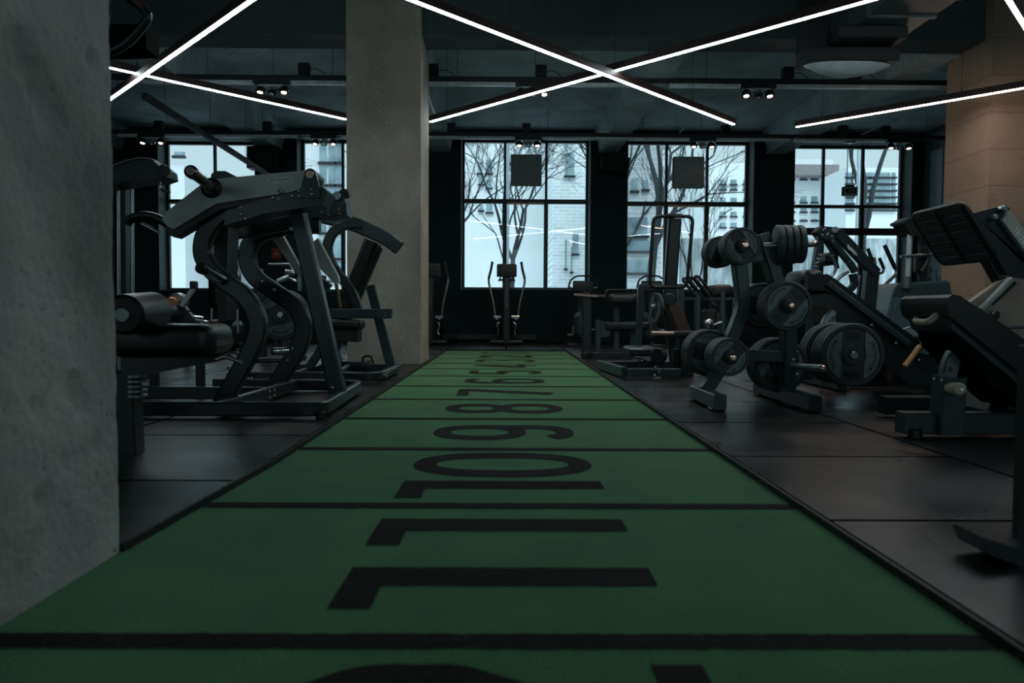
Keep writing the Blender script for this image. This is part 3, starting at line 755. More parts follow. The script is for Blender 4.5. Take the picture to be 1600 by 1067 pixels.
# ================================================================== CEILING SERVICES
def wires(b, pts, ztop, r=.004):
    for p in pts: b.tube([p, (p[0], p[1], ztop)], r, seg=5)
def led(label, pa, pb, z, ext0=0.0, ext1=0.0, em=None):
    """pa, pb: photo pixels of the strip ends; the strip hangs level at height z"""
    def at(px, py):
        d = RM @ V(((px - 800) / FPX, -(py - 533.5) / FPX, -1)); return V((0, 0, CAM_H)) + d * ((z - CAM_H) / d.z)
    a = at(*pa); c = at(*pb); u = (c - a).normalized(); a = a - u * ext0; c = c + u * ext1
    mid = (a + c) / 2; t = Thing('linear_light', label, 'light', mid, 'crossing linear lights')
    n = V((0, 0, 1)).cross(u)
    b = B(); b.bar([a + V((0, 0, .045)), c + V((0, 0, .045))], .052, .075, n=n, c=.003); hs = t.p('housing', b, LEDHOUS)
    b = B(); b.bar([a + u * .01 + V((0, 0, .003)), c - u * .01 + V((0, 0, .003))], .037, .012, n=n, c=.002); t.p('diffuser', b, em or LEDM, label='glowing white strip')
    L = (c - a).length
    b = B()
    for k in range(int(L / 1.6) + 1):
        q = a + u * min(L - .2, .35 + k * 1.6); zt_ = (CZ if q.y > BY1 else (BZ if q.y > BY0 else 4.8)) + .01
        b.tube([q + V((0, 0, .08)), V((q.x, q.y, zt_))], .0025, seg=5); b.cyl(q + V((0, 0, .08)), q + V((0, 0, .12)), .008, 8)
    t.p('suspension_wire', b, BLACK)
ZL = 3.165
led('white linear light rising from the foreground pillar to the top left edge', (170, 157), (395, 0), ZL, 0, .7)
led('thin linear light running from the foreground pillar to the middle pillar', (160, 104), (541, 187), ZL + .085, 0, 0)
led('long linear light falling from top centre to its end over the third window', (640, 0), (1147, 195), ZL, .8, 0)
led('long linear light rising from the middle pillar edge towards the top right', (672, 191), (1365, 0), ZL + .085, 0, 1.5)
led('linear light ending over the fourth window and crossing the right pillar', (1243, 199), (1600, 138), ZL, 0, 1.2, LEDW)
led('short piece of linear light cutting the top right corner', (1575, 0), (1600, 40), ZL + .085, 1.5, .6)
# unseen lamp of the same kind, added to brighten the near pillar
def led_added(label, a, c):
    a = V(a); c = V(c); u = (c - a).normalized(); n = V((0, 0, 1)).cross(u); t = Thing('linear_light', label, 'light', (a + c) / 2, 'crossing linear lights')
    b = B(); b.bar([a + V((0, 0, .045)), c + V((0, 0, .045))], .052, .075, n=n, c=.003); t.p('housing', b, LEDHOUS)
    b = B(); b.bar([a + u * .01 + V((0, 0, .003)), c - u * .01 + V((0, 0, .003))], .042, .012, n=n, c=.002); t.p('diffuser', b, LEDM)
    b = B(); wires(b, [a + u * .3 + V((0, 0, .08)), c - u * .3 + V((0, 0, .08))], 4.8, .0025); t.p('suspension_wire', b, BLACK)
led_added('added unseen linear light over the right side in front of the plate tree', (2.2, 5.2, 3.165), (4.6, 1.0, 3.165))

def rail(label, Yr, pyc, x0, x1, chan, zoff=0):
    zc = W(800, pyc, Yr).z
    t = Thing('lighting_rail', label, 'rail', (0, Yr, zc))
    b = B(); b.bar([(x0, Yr, zc), (x1, Yr, zc)], .07, .075); t.p('rail', b, RAILM)
    for a, c in chan:
        b = B(); xa, xc = X(a, Yr), X(c, Yr); b.bar([(xa, Yr + .0, zc - .062), (xc, Yr + .0, zc - .062)], .075, .048); t.p('cable_channel', b, GALV, label='pale galvanised channel')
    b = B(); x = x0 + .8
    while x < x1: wires(b, [(x, Yr, zc + .03)], CZ + .01, .004); x += 1.75
    t.p('hanger', b, BLACK)
    return zc
Y1, Y2 = 10.4, 13.6
z1 = rail('dark lighting rail across the ceiling nearer the camera', Y1, 125, -8.5, 8.5, [(215, 399), (458, 541), (662, 804), (862, 998), (1040, 1150), (1205, 1468)])
z2 = rail('dark lighting rail across the ceiling close to the windows', Y2, 210.5, -8.8, 8.5, [(190, 225), (262, 466), (535, 610), (662, 802), (848, 1072), (1114, 1225), (1236, 1378)])
def triple(label, px, Yr, zc):
    x = X(px, Yr); t = Thing('triple_spotlight', label, 'spotlight', (x, Yr, zc - .1), 'triple spotlights on the rails')
    b = B(); b.box((x, Yr, zc - .065), (.48, .11, .07), bev=.006); t.p('housing', b, RAILM)
    b = B(); b.box((x, Yr, zc - .107), (.34, .10, .014), bev=.003); t.p('gimbal_plate', b, GALV)
    for k, dx in enumerate((-.165, 0, .165)):
        c = V((x + dx, Yr, zc - .175)); tilt = V((dx * .25, -.25, -1)).normalized()
        b = B(); prof = [(.03, .065), (.05, .05), (.062, .02), (.064, -.01), (.058, -.035), (.052, -.035), (.052, -.02), (0, -.02)]
        b.lathe([(0, .07)] + prof, c, -tilt, 20); h = t.p('lamp_head', b, CHROME if k == 1 else BLACK)
        b = B(); pts = [c + V((math.cos(a) * .072, 0, math.sin(a) * .072)) for a in [PI * j / 12 for j in range(13)]]; b.tube(pts, .008, seg=6); t.p('yoke', b, CHROME, parent=h)
        if k != 1:
            b = B(); b.lathe([(0, 0), (.036, 0), (.036, .006), (0, .012)], c + tilt * .022, tilt, 20); t.p('bulb', b, BULB, parent=h)
    sp = bpy.data.lights.new('spot_beam', 'SPOT'); sp.energy = SPOT_POWER; sp.spot_size = math.radians(95); sp.spot_blend = .8; sp.color = (1.0, .62, .42); sp.shadow_soft_size = .05
    so = bpy.data.objects.new('spot_beam', sp); COL.objects.link(so); so.location = (x, Yr - .03, zc - .27); so.rotation_euler = (math.radians(-18), 0, 0)
for px, s_ in ((428, 'over the left press machines'), (830, 'over the turf, partly behind the long linear light'), (1178, 'on the near rail over the plate tree')):
    triple('warm triple spotlight ' + s_, px, Y1, z1)
for px, s_ in ((241, 'left of the leftmost window'), (508, 'beside the middle pillar by the windows'), (824, 'above the middle window'), (1094, 'above the third window'), (1399, 'above the right edge of the fourth window')):
    triple('warm triple spotlight ' + s_, px, Y2, z2)
def jbox(px, Yr, zc, lab, w=.15, h=.16):
    x = X(px, Yr); b = B(); b.box((x, Yr, zc + .04 + h / 2), (w, .13, h), bev=.008)
    b.tube([(x + w / 2, Yr, zc + .12), (x + w / 2 + .1, Yr, zc + .14), (x + w / 2 + .22, Yr, zc + .05)], .006, fil=.05, seg=6)
    solo('junction_box', b, BLACK, lab, 'junction box', (x, Yr, zc + .04), 'junction boxes on the lighting rails')
for px, lab in ((478, 'on the near rail just left of the middle pillar'), (677, 'on the near rail just right of the middle pillar'), (843, 'on the near rail over the turf spotlight'), (1223, 'on the near rail right of the plate tree spotlight'), (1327, 'on the near rail under the ceiling unit')):
    jbox(px, Y1, z1, 'small black box ' + lab)
for px, lab in ((253, 'above the spotlight left of the leftmost window'), (421, 'on the window rail over the big black speaker'), (705, 'on the window rail left of the middle window'), (821, 'on the window rail centred over the middle window'), (1128, 'on the window rail over the third window'), (1310, 'with a cable on the window rail above the hanging display'), (1376, 'on the window rail nearest the right spotlight')):
    jbox(px, Y2, z2, 'small black box ' + lab)
# long cable tray running towards the windows on the left
xt = X(205, 8.2); zt_ = 3.28
a = W(226, 150, 9.5); c = W(442, 288, 14.55)
b = B(); b.bar([a, c], .085, .07, n=(0, 0, 1), c=.01); 
t = Thing('ceiling_duct', 'long dark duct running diagonally above the press machine to the window wall', 'duct', (a.x, a.y, a.z)); t.p('duct', b, mat('dark_duct', (.010, .016, .018), .6, spec=.25))
b = B()
for k in range(4):
    q = a + (c - a) * (.1 + .27 * k); wires(b, [(q.x, q.y, q.z + .03)], CZ if q.y > BY1 else BZ, .004)
t.p('hanger', b, BLACK)
# ventilation unit with round diffuser
Y = 7.6; x0, x1 = X(1255, Y), X(1396, Y); zb = W(1325, 94, Y).z
t = Thing('ventilation_unit', 'black ceiling ventilation unit with pale curved underside at upper right', 'vent', ((x0 + x1) / 2, Y + .3, zb))
b = B(); b.box(((x0 + x1) / 2, Y + .18, zb + .07), (x1 - x0, .36, .14), bev=.008); b.box((x0 + .11, Y + .2, zb + .14 + .68), (.22, .32, 1.36), bev=.008); t.p('housing', b, BLACK)
b = B(); b.lathe([(0, -.115), (.15, -.105), (.30, -.07), (.41, -.025), (.455, .0), (.455, .01), (0, .01)], ((x0 + x1) / 2, Y + .17, zb), (0, 0, 1), 48)
for v in b.bm.verts: v.co.y = Y + .17 + (v.co.y - Y - .17) * .34
t.p('curved_diffuser', b, mat('diffuser_grey', (.55, .66, .69), .45), label='pale grey dished diffuser')
b = B(); b.box(((x0 + x1) / 2 + .1, Y + .05, zb + .22), (x1 - x0 - .25, .5, .12), bev=.01); t.p('collar', b, RAILM)
xd0, xd1 = X(1318, 7.6), X(1412, 7.6); zd = W(1365, 50, 7.6).z
b = B(); b.box(((xd0 + xd1) / 2, 5.2, zd + .2), (xd1 - xd0, 4.9, .4), bev=.01); t.p('duct', b, mat('duct_grey', (.045, .065, .07), .4))
b = B(); k = 3.0
while k < 7.6: b.box(((xd0 + xd1) / 2, k, zd + .0), (xd1 - xd0 + .03, .05, .035), bev=.004); b.box((xd0 - .01, k, zd + .2), (.03, .05, .4), bev=.004); k += .42
t.p('duct_flange', b, mat('flange_grey', (.09, .12, .13), .4))
b = B()
for yy in (3.2, 5.2, 7.2): wires(b, [(xd0 + .05, yy, zd + .39), (xd1 - .05, yy, zd + .39)], 4.81, .006)
wires(b, [(x0 + .3, Y + .2, zb + .13), (x1 - .05, Y + .2, zb + .13)], 4.81, .006)
t.p('hanger', b, BLACK)
# perforated bracket and small pipes near the window rail
b = B(); x = X(1205, 12.6)
b.tube([W(663, 133, 10.2), W(683, 188, 12.6)], .016, seg=8)
solo('conduit', b, GALV, 'thin pale conduit sloping down beside the middle pillar', 'conduit', W(663, 133, 10.2))
b = B(); b.tube([(7.6, 14.2, CZ + .01), W(1410, 184, 14.2), W(1340, 213, 14.2)], .016, fil=.05, seg=8)
solo('conduit', b, GALV, 'thin bent conduit under the ceiling left of the right pillar', 'conduit', W(1410, 184, 14.2))
b = B(); b.tube([(X(1110, 13.8), 13.8, CZ + .01), W(1088, 181, 13.8), W(1062, 207, 13.8)], .012, fil=.04, seg=8)
solo('conduit', b, GALV, 'short sloping conduit above the third window', 'conduit', W(1088, 181, 13.8))
# hanging felt panels in front of the windows
def panel(label, px0, px1, py0, py1, Y, dep):
    x0, x1 = X(px0, Y), X(px1, Y); cx_ = (px0 + px1) / 2; z0_, z1_ = zz(py1, cx_, Y), zz(py0, cx_, Y)
    t = Thing('sound_baffle', label, 'panel', ((x0 + x1) / 2, Y, z0_), 'square panels hung in front of the windows')
    b = B(); b.box(((x0 + x1) / 2, Y + dep / 2, (z0_ + z1_) / 2), (x1 - x0, dep, z1_ - z0_), bev=.006); t.p('panel', b, PANEL)
    b = B(); wires(b, [(x0 + .05, Y + dep / 2, z1_ - .01), (x1 - .05, Y + dep / 2, z1_ - .01)], CZ + .01, .003); t.p('hanging_wire', b, BLACK)
panel('square dark panel hung in front of the middle window', 797, 845, 241, 290, 14.3, .09)
panel('square dark panel hung in front of the third window', 1049.5, 1097, 244.5, 293, 14.0, .14)
# hanging display
Y = 13.6; c = W(1327.5, 299, Y); t = Thing('hanging_display', 'small framed digital display hung on two rods in front of the fourth window', 'display', c)
s_ = Y / FPX
b = B(); b.box(c, (22 * s_, .10, 14 * s_), bev=.006); b.box(c + V((0, 0, 8 * s_)), (13 * s_, .06, 3 * s_), bev=.004); t.p('case', b, BLACK)
b = B(); b.box(c + V((0, -.052, 0)), (19 * s_, .006, 11 * s_), bev=.001); t.p('bezel', b, mat('bezel_silver', (.45, .5, .5), .4))
b = B(); b.box(c + V((0, -.057, 0)), (16.5 * s_, .006, 8.2 * s_), bev=.001); sc_ = t.p('screen', b, SCREEN)
b = B(); b.text('/ 1', c + V((0, -.0615, 0)), (1, 0, 0), (0, 0, 1), .055, .001); t.p('digits', b, mat('digit_grey', (.35, .42, .42), .5), parent=sc_)
b = B()
for dx in (-4.5, 3.5): b.tube([c + V((dx * s_, 0, 9 * s_)), c + V((dx * s_, 0, z2 - c.z - .06))], .008, seg=8)
b.box((c.x - .01, Y, z2 - .1), (14 * s_, .08, .03), bev=.003); t.p('hanging_rod', b, STEEL)
# loudspeakers
def speaker(label, pts, Y, dep, mt_to):
    P = [W(q[0], q[1], Y) for q in pts]; c = sum(P, V()) / len(P); t = Thing('loudspeaker', label, 'speaker', c, 'black loudspeakers')
    b = B(); b.prism([p + V((0, .012, 0)) for p in P], (0, dep, 0)); t.p('cabinet', b, BLACK)
    P2 = [c + (p - c) * .94 for p in P]; b = B(); b.prism(P2, (0, .012, 0)); t.p('grille', b, mat('speaker_grille', (.008, .01, .011), .8))
    b = B(); b.tube([c + V((0, dep * .6, 0)), c + V((0, dep * .6, mt_to - c.z))], .018, seg=8); t.p('bracket', b, BLACK)
speaker('tilted black loudspeaker on the pier left of the third window', [(942, 243), (985, 246), (981, 272), (939, 263)], 14.8, .28, CZ)
speaker('large black loudspeaker box hanging right of the leftmost window', [(385, 228), (431, 226), (431, 262), (385, 262)], 14.75, .3, CZ)
# trunking with sockets low on the window wall
zs = W(760, 526, YW).z
t = Thing('wall_trunking', 'long dark trunking with sockets low on the wall behind the elliptical', 'trunking', (X(765, YW), YW - .06, zs))
b = B(); b.box(((X(692, YW) + X(838, YW)) / 2, YW - .045, zs), (X(838, YW) - X(692, YW), .09, .12), bev=.006); t.p('trunking', b, mat('trunking', (.02, .03, .033), .45))
b = B(); b.box((X(710, YW), YW - .094, zs), (.18, .012, .09), bev=.003); t.p('socket', b, BLACK)
b = B(); b.tube([(X(712, YW), YW - .11, zs), (X(716, YW), YW - .12, zs - .08), (X(745, YW), YW - .1, zs - .11), (X(790, YW), YW - .3, zs - .11)], .009, fil=.04, seg=6); t.p('cable', b, BLACK)
# red notice on the pier
c = W(432, 396, YW - .012); b = B(); b.box(c, (15 / FPX * YW, .02, 17 / FPX * YW), bev=.004)
t = Thing('wall_notice', 'small red notice on the black pier behind the press machines', 'notice', c); t.p('board', b, RED)
b = B(); b.prism([c + V((-.05, -.012, -.03)), c + V((.05, -.012, -.03)), c + V((.05, -.012, .0)), c + V((.0, -.012, .04)), c + V((-.05, -.012, .01))], (0, -.003, 0)); t.p('symbol', b, mat('notice_symbol', (.5, .2, .12), .5))
# bright panel and posters on the right side wall
t = Thing('wall_poster', 'pale torn poster hanging on the right side wall by the fourth window', 'poster', (XR - .012, 14.75, 1.6))
b = B(); b.box((XR - .008, 14.75, 3.0), (.012, .42, 1.9), bev=0); t.p('sheet', b, mat('pale_sheet', (.30, .42, .47), .5))
b = B(); b.box((XR - .018, 14.86, 2.25), (.008, .13, .75), bev=0); t.p('strip', b, PAPER)
t = Thing('wall_poster', 'grey printed poster low on the right side wall behind the stepper', 'poster', (XR - .012, 14.8, 1.2))
b = B(); b.box((XR - .008, 14.7, 1.25), (.012, .5, 1.35), bev=0); t.p('sheet', b, mat('grey_sheet', (.22, .31, .34), .5))
b = B()
rr = random.Random(4)
for k in range(16): b.box((XR - .016, 14.5 + rr.random() * .38, .75 + rr.random() * .95), (.004, .02 + rr.random() * .05, .04 + rr.random() * .16), bev=0)
t.p('print', b, mat('print_ink', (.05, .075, .085), .6))['kind'] = 'stuff'
# upright control tower right of window four

# ================================================================== GYM EQUIPMENT
def PP(Y, *pts): return [W(x, y, Y) for x, y in pts]
def wd(px, Y): return px / FPX * Y            # a width in photo pixels at depth Y -> metres
NY = V((0, -1, 0))
def plaque(t, parent, c, ux, w, name='maker_plate', uy=(0, 0, 1), flip=1):
    """pale wordmark plate on a face; ux runs along the lettering"""
    ux = V(ux).normalized(); n = ux.cross(V(uy)).normalized(); uy = n.cross(ux).normalized(); c = V(c)
    h = w * .17
    sh = [(-.5, .35), (-.2, .35), (-.2, .5), (.38, .5), (.38, .35), (.5, .35), (.5, -.2), (.36, -.2), (.36, -.5), (-.1, -.5), (-.1, -.75), (-.36, -.75), (-.36, -.35), (-.46, -.35), (-.46, .0), (-.5, .0)]
    b = B(); b.prism([c + ux * x * w + uy * y * h for x, y in sh], n * .004); pl = t.p(name, b, WHITE, parent=parent, label='pale maker plate')
    b = B(); b.text('TECHNOGYM', c + n * .0055 + uy * h * .05, ux, uy, h * .40, .0008, width=w * .78); t.p('lettering', b, mat('plate_ink', (.12, .12, .12), .6), parent=pl if parent is None else parent)
def warn(t, parent, c, s):
    b = B(); c = V(c); b.prism([c + V((-s, 0, -s * .8)), c + V((s, 0, -s * .8)), c + V((0, 0, s))], (0, -.002, 0)); t.p('warning_sign', b, YELL, parent=parent, label='yellow triangle')
def bolts(t, parent, pts, n=NY, r=.011):
    for q in pts:
        b = B(); b.bolt(q, n, r); t.p('bolt', b, STEEL, parent=parent)

# ---------------------------------------------------------------- weight plates
def make_plate():
    R = .225; th = .04
    t = Thing('weight_plate', 'proto', 'weight plate', (0, 0, 0), 'grip weight plates')
    ax = NY
    b = B(); b.lathe([(.02, 0), (R * .96, 0), (R, .007), (R, th - .008), (R * .965, th), (R * .87, th), (R * .845, th * .70), (R * .33, th * .70), (R * .30, th), (R * .16, th * 1.05), (R * .12, th), (.024, th), (.02, 0)], (0, 0, 0), ax, 56)
    t.p('disc', b, IRON, ang=28)
    for s in (-1, 1):
        b = B(); pts = []; a0 = math.acos(.40 / .83)
        for k in range(19):
            a = -a0 + 2 * a0 * k / 18; pts.append(V((s * math.cos(a) * R * .83, -th * .70, math.sin(a) * R * .83)))
        # inner edge bows round the hub
        for k in range(7):
            z = (.73 - 1.46 * k / 6) * R; x = max(.36 * R, math.sqrt(max(0, (.34 * R) ** 2 - z * z)) + .02)
            pts.append(V((s * x, -th * .70, z)))
        b.prism(pts, (0, -th * .26, 0)); f = t.p('grip_face', b, IRON2)
        b = B(); word = 'TECHNOGYM'
        for k, ch in enumerate(word):
            a = (.62 - 1.24 * k / 8); rr = R * .70
            o = V((s * math.cos(a) * rr, -th * .965, (math.sin(a)) * rr * (1 if s > 0 else -1)))
            ra = V((s * math.cos(a), 0, math.sin(a) * (1 if s > 0 else -1)))
            tg = V((ra.z, 0, -ra.x)); b.text(ch, o, tg, ra, R * .115, .001, width=R * .085)
        t.p('raised_lettering', b, LETTER, parent=f, sm=False)
        b = B(); b.pad((0, -th * .72, s * R * .60), (R * .46, .01, R * .20), r=.004) if False else b.box((0, -th * .70, s * R * .60), (R * .48, .006, R * .19), bev=.002)
        t.p('grip_slot', b, BLACK)  # black block stands in for the dark of an open slot
    return t
proto = make_plate(); PR_USED = [False]
def place_plate(c, R, label, group, axis=(0, -1, 0), roll=0.0, th=1.0, detailed=True):
    c = V(c); ax = V(axis).normalized()
    q = NY.rotation_difference(ax).to_matrix()
    M = q @ Matrix.Rotation(roll, 3, 'Y')
    if not detailed:
        o = proto.o.children[0].copy(); COL.objects.link(o); o.parent = None; o.name = 'weight_plate'
    elif not PR_USED[0]: o = proto.o; PR_USED[0] = True
    else: o = copy_tree(proto.o)
    s = R / .225
    o.matrix_world = Matrix.Translation(c) @ M.to_4x4() @ Matrix.Diagonal((s, th, s, 1))
    tagit(o, label, 'weight plate', group); return o
ORD = ['outermost', 'second from outside', 'third from outside', 'fourth from outside']
ORB = ['nearest the post', 'second from the post', 'third from the post', 'fourth from the post']
def stack(c, R, n, where, group, axis=(0, -1, 0), roll=0.0, pitch=.044, radii=None, first_detailed=True):
    """n plates on one peg, c = centre of the outermost plate's outer face"""
    c = V(c); ax = V(axis).normalized()
    for k in range(n):
        r_ = R if radii is None else radii[k]
        place_plate(c - ax * (pitch * k + .040), r_, 'grip plate on %s, %s' % (where, ORD[k]), group, axis, roll + k * .31, 1.0, first_detailed and k == 0)
EXTRA = {}

# ================================================================ A. near row press machine on the left
Yn = 4.62; Yf = 5.62
ya = FL(440, 655, FZ).y + .04
t = Thing('press_machine', 'large near left press machine with grey arm and curved black tube legs', 'exercise machine', (X(420, 5), 5.1, FZ), 'plate loaded press machines on the left')
zr = FZ + .055
xr_ = X(505, ya); xr2 = FL(553, 622, FZ).x; yb = 5.75
b = B(); b.bar([(X(168, ya), ya, zr), (xr_ - .01, ya, zr), (xr2 - .02, yb - .25, zr), (xr2 - .05, yb, zr), (X(180, ya) , yb, zr)], .085, .05, n=(0, 0, 1), fil=.12, c=.01)
base = t.p('base_frame', b, FRAME)
b = B(); q0 = FL(366, 640, FZ); b.bar([(-1.70, ya + .02, zr), (-1.66, yb - .02, zr)], .085, .05, n=(0, 0, 1)); b.bar([(-1.70, 5.15, zr), (-2.9, 5.15, zr)], .085, .05, n=(0, 0, 1)); t.p('base_rail', b, FRAME)
for q in ((xr_ - .02, ya - .0, FZ), (xr2 - .02, yb - .3, FZ)):
    b = B(); b.cyl(V(q), V(q) + V((0, 0, .04)), .028, 14); t.p('foot', b, BLACK)
bolts(t, base, [V((-1.64, 5.05, zr + .02)), V((-1.64, 5.15, zr + .02)), V((-1.64, 5.05, zr - .02)), V((-1.64, 5.15, zr - .02))], (1, 0, 0), .012)
# curved near leg
path = smooth(PP(Yn, (440, 312), (395, 316), (352, 332), (325, 360), (317, 392), (328, 418), (352, 440), (382, 462), (400, 490), (403, 520), (388, 556), (366, 596), (345, 634)), 5)
b = B(); b.bar(path, .075, wd(27, Yn), c=.012); leg1 = t.p('curved_leg', b, FRAME)
bolts(t, leg1, PP(Yn - .04, (348, 441), (371, 551), (358, 575)), r=.014)
b = B(); b.cyl(W(319, 421, Yn - .25), W(352, 439, Yn - .02), .030, 20); hn = t.p('plate_horn', b, CHROME)
b = B(); b.cyl(W(312, 418, Yn - .30), W(320, 421.5, Yn - .25), .034, 20); t.p('horn_cap', b, BLACK)
path = smooth(PP(Yf, (500, 352), (452, 354), (410, 364), (390, 385), (388, 410), (400, 434), (430, 456), (462, 480), (474, 508), (468, 540), (446, 578), (424, 615)), 5)
b = B(); b.bar(path, .075, wd(26, Yf), c=.012); leg2 = t.p('curved_leg', b, FRAME)
bolts(t, leg2, PP(Yf - .04, (409, 440), (428, 453), (457, 545), (449, 563)), r=.014)
b = B(); b.cyl(W(425, 549, Yf - .1), W(450, 548, Yf - .02), .028, 18); t.p('plate_horn', b, CHROME)
# straight rear leg
b = B(); b.bar(PP(4.95, (462, 318), (528, 613)), .10, wd(25, 4.95), c=.012); sl = t.p('straight_leg', b, FRAME2)
bolts(t, sl, PP(4.89, (455, 358), (519, 606)), r=.014)
b = B(); b.bar(PP(5.3, (352, 366), (472, 345)), .06, wd(21, 5.3)); t.p('cross_bar', b, FRAME)
b = B(); b.bar(PP(5.6, (480, 330), (528, 322)), .09, wd(22, 5.6)); t.p('far_beam', b, FRAME)
# grey arm
b = B(); b.prism(PP(Yn - .10, (253, 343), (258, 332), (313, 289), (331, 280), (478, 266), (480, 290), (456, 300), (338, 318), (271, 358), (262, 354)), (0, .14, 0)); arm = t.p('swing_arm', b, SATIN, label='satin grey swing arm')
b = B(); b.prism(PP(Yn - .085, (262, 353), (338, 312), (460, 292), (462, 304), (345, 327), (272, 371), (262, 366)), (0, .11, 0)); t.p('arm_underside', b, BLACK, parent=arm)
b = B(); b.lathe([(0, 0), (wd(15, Yn), 0), (wd(15, Yn), .02), (wd(10, Yn), .035), (0, .035)], W(331, 294, Yn - .10), NY, 28); t.p('horn_flange', b, BLACK, parent=arm)
b = B(); b.cyl(W(332, 294, Yn - .11), W(302, 271, Yn - .50), .030, 22); t.p('plate_horn', b, mat('polished_dark', (.10, .12, .12), .2, .8), parent=arm)
b = B(); b.cyl(W(302, 271, Yn - .50), W(297, 267, Yn - .56), .037, 22, e=.014); t.p('horn_cap', b, mat('horn_cap_metal', (.25, .2, .18), .25, .9), parent=arm)
plaque(t, arm, W(437, 281.5, Yn - .102), W(470, 278, Yn) - W(410, 284, Yn), wd(38, Yn))
b = B(); b.prism(PP(Yn + .05, (328, 284), (330, 272), (336, 267), (352, 267), (372, 277), (376, 282)), (0, .16, 0)); t.p('bump_stop', b, FRAME2)
# handle at the arm's low end
b = B(); b.tube(PP(Yn, (262, 350), (246, 340), (226, 336), (205, 340), (198, 350)), .028, fil=.06); t.p('grip', b, BLACK)
b = B(); b.tube([W(222, 350, Yn - .02), W(248, 363, Yn - .06)], .012, seg=10); t.p('grip_bar', b, CHROME)
# lower beam and pivot bracket
b = B(); b.prism(PP(Yn - .12, (352, 330), (400, 314), (503, 291), (512, 300), (503, 320), (470, 325), (415, 333), (372, 346), (350, 352)), (0, .20, 0)); bm_ = t.p('main_beam', b, FRAME)
b = B(); b.prism(PP(Yn - .135, (468, 300), (476, 270), (481, 265), (490, 266), (494, 272), (500, 296), (499, 309), (466, 309)), (0, .022, 0)); br_ = t.p('pivot_bracket', b, FRAME)
b = B(); b.prism(PP(Yn + .09, (468, 300), (476, 270), (481, 265), (490, 266), (494, 272), (500, 296), (499, 309), (466, 309)), (0, .022, 0)); t.p('pivot_bracket', b, FRAME)
b = B(); b.cyl(W(484, 272, Yn - .11), W(484, 272, Yn - .11) + V((0, .22, 0)), wd(9, Yn), 24); t.p('pivot_tube', b, FRAME)
b = B(); b.cyl(W(483.5, 272.5, Yn - .15), W(483.5, 272.5, Yn - .12), wd(6.6, Yn), 24); t.p('pivot_cap', b, mat('copper_cap', (.55, .38, .30), .28, .9), parent=br_, label='polished pivot cap')
bolts(t, br_, PP(Yn - .137, (466, 298), (466.5, 306), (486, 296), (486.5, 303)), r=.011)
bolts(t, bm_, PP(Yn - .122, (438, 298), (426, 309), (456, 306), (376, 335), (383, 341)), r=.013)
warn(t, bm_, W(435, 310, Yn - .124), .011); warn(t, arm, W(376, 323, Yn - .125), .012)
# far pivot and its arm
b = B(); b.prism(PP(Yf - .1, (512, 322), (520, 303), (527, 298), (535, 303), (541, 320), (542, 336), (485, 341), (484, 330)), (0, .2, 0)); fb = t.p('far_bracket', b, FRAME)
b = B(); b.cyl(W(526, 306, Yf - .14), W(526, 306, Yf - .10), wd(6.5, Yf), 22); t.p('pivot_cap', b, STEEL, parent=fb)
bolts(t, fb, PP(Yf - .102, (512, 329), (513, 335.5), (529, 327), (530, 334), (502, 332)), r=.012)
b = B(); b.cyl(W(537, 303, Yf - .05), W(541, 303, Yf + .2), wd(8, Yf), 20); t.p('counter_roller', b, BLACK)
b = B(); b.prism(PP(Yf + .12, (414, 358), (432, 352), (473, 425), (474, 431), (468, 433)), (0, .07, 0)); t.p('linkage_arm', b, SATIN, label='satin grey linkage arm')
b = B(); b.prism(PP(Yf + .25, (487, 380), (496, 372), (528, 432), (529, 441), (522, 442), (500, 420)), (0, .07, 0)); la = t.p('linkage_arm', b, SATIN, label='satin grey linkage arm')
b = B(); b.cyl(W(525, 442, Yf + .24), W(531, 480, Yf + .30), .014, 12); t.p('grip', b, mat('grip_copper', (.5, .3, .22), .35, .7))
b = B(); b.bar(smooth(PP(Yf + .35, (455, 350), (462, 395), (490, 430), (515, 450)), 5), .07, wd(13, Yf)); t.p('inner_link', b, FRAME)
# dark back shroud and seat post between the legs
b = B(); b.prism(PP(Yn + .25, (336, 330), (357, 328), (352, 500), (342, 512), (334, 420)), (0, .2, 0)); t.p('weight_shroud', b, BLACK)
b = B(); b.pad(W(352, 455, Yn + .5), (.16, .3, .26), r=.05); t.p('chest_pad', b, VINYL)
# ---------------- plates on machine B (behind)
# ================================================================ B. second press machine
Y1n = 6.95; Y1f = 7.75
t = Thing('press_machine', 'second press machine with tall back pad standing beside the middle pillar', 'exercise machine', (X(510, 7.2), 7.2, FZ), 'plate loaded press machines on the left')
ya = FL(500, 597, FZ).y + .03; yb = FL(610, 583, FZ).y; zr = FZ + .05
xr_ = X(590, ya)
b = B(); b.bar([(X(384, ya), ya, zr), (xr_, ya, zr), (xr_ + .04, yb + .05, zr), (X(455, yb), yb + .05, zr)], .08, .05, n=(0, 0, 1), fil=.12, c=.01); base = t.p('base_frame', b, FRAME)
b = B(); b.bar([(X(525, ya), ya, zr), (X(545, yb), yb, zr)], .08, .05, n=(0, 0, 1)); b.bar([(X(460, ya), ya, zr), (X(500, yb), yb, zr)], .08, .05, n=(0, 0, 1)); t.p('base_rail', b, FRAME)
b = B(); b.tube([W(597, 588, ya + .1), W(627, 570, yb)], .016, seg=10); t.p('foot_lever', b, BLACK)
bolts(t, base, PP(ya - .03, (388, 591), (393, 591), (604, 588)), r=.012)
b = B(); b.bar(PP(7.5, (579, 446), (613, 580)), .07, wd(14, 7.5)); t.p('rear_leg', b, FRAME2)
b = B(); b.bar(PP(7.15, (590, 385), (508, 578)), .09, wd(16, 7.15)); fp = t.p('seat_post', b, FRAME)
bolts(t, fp, PP(7.09, (541, 546), (538, 553), (535, 560), (532, 567)), r=.008)
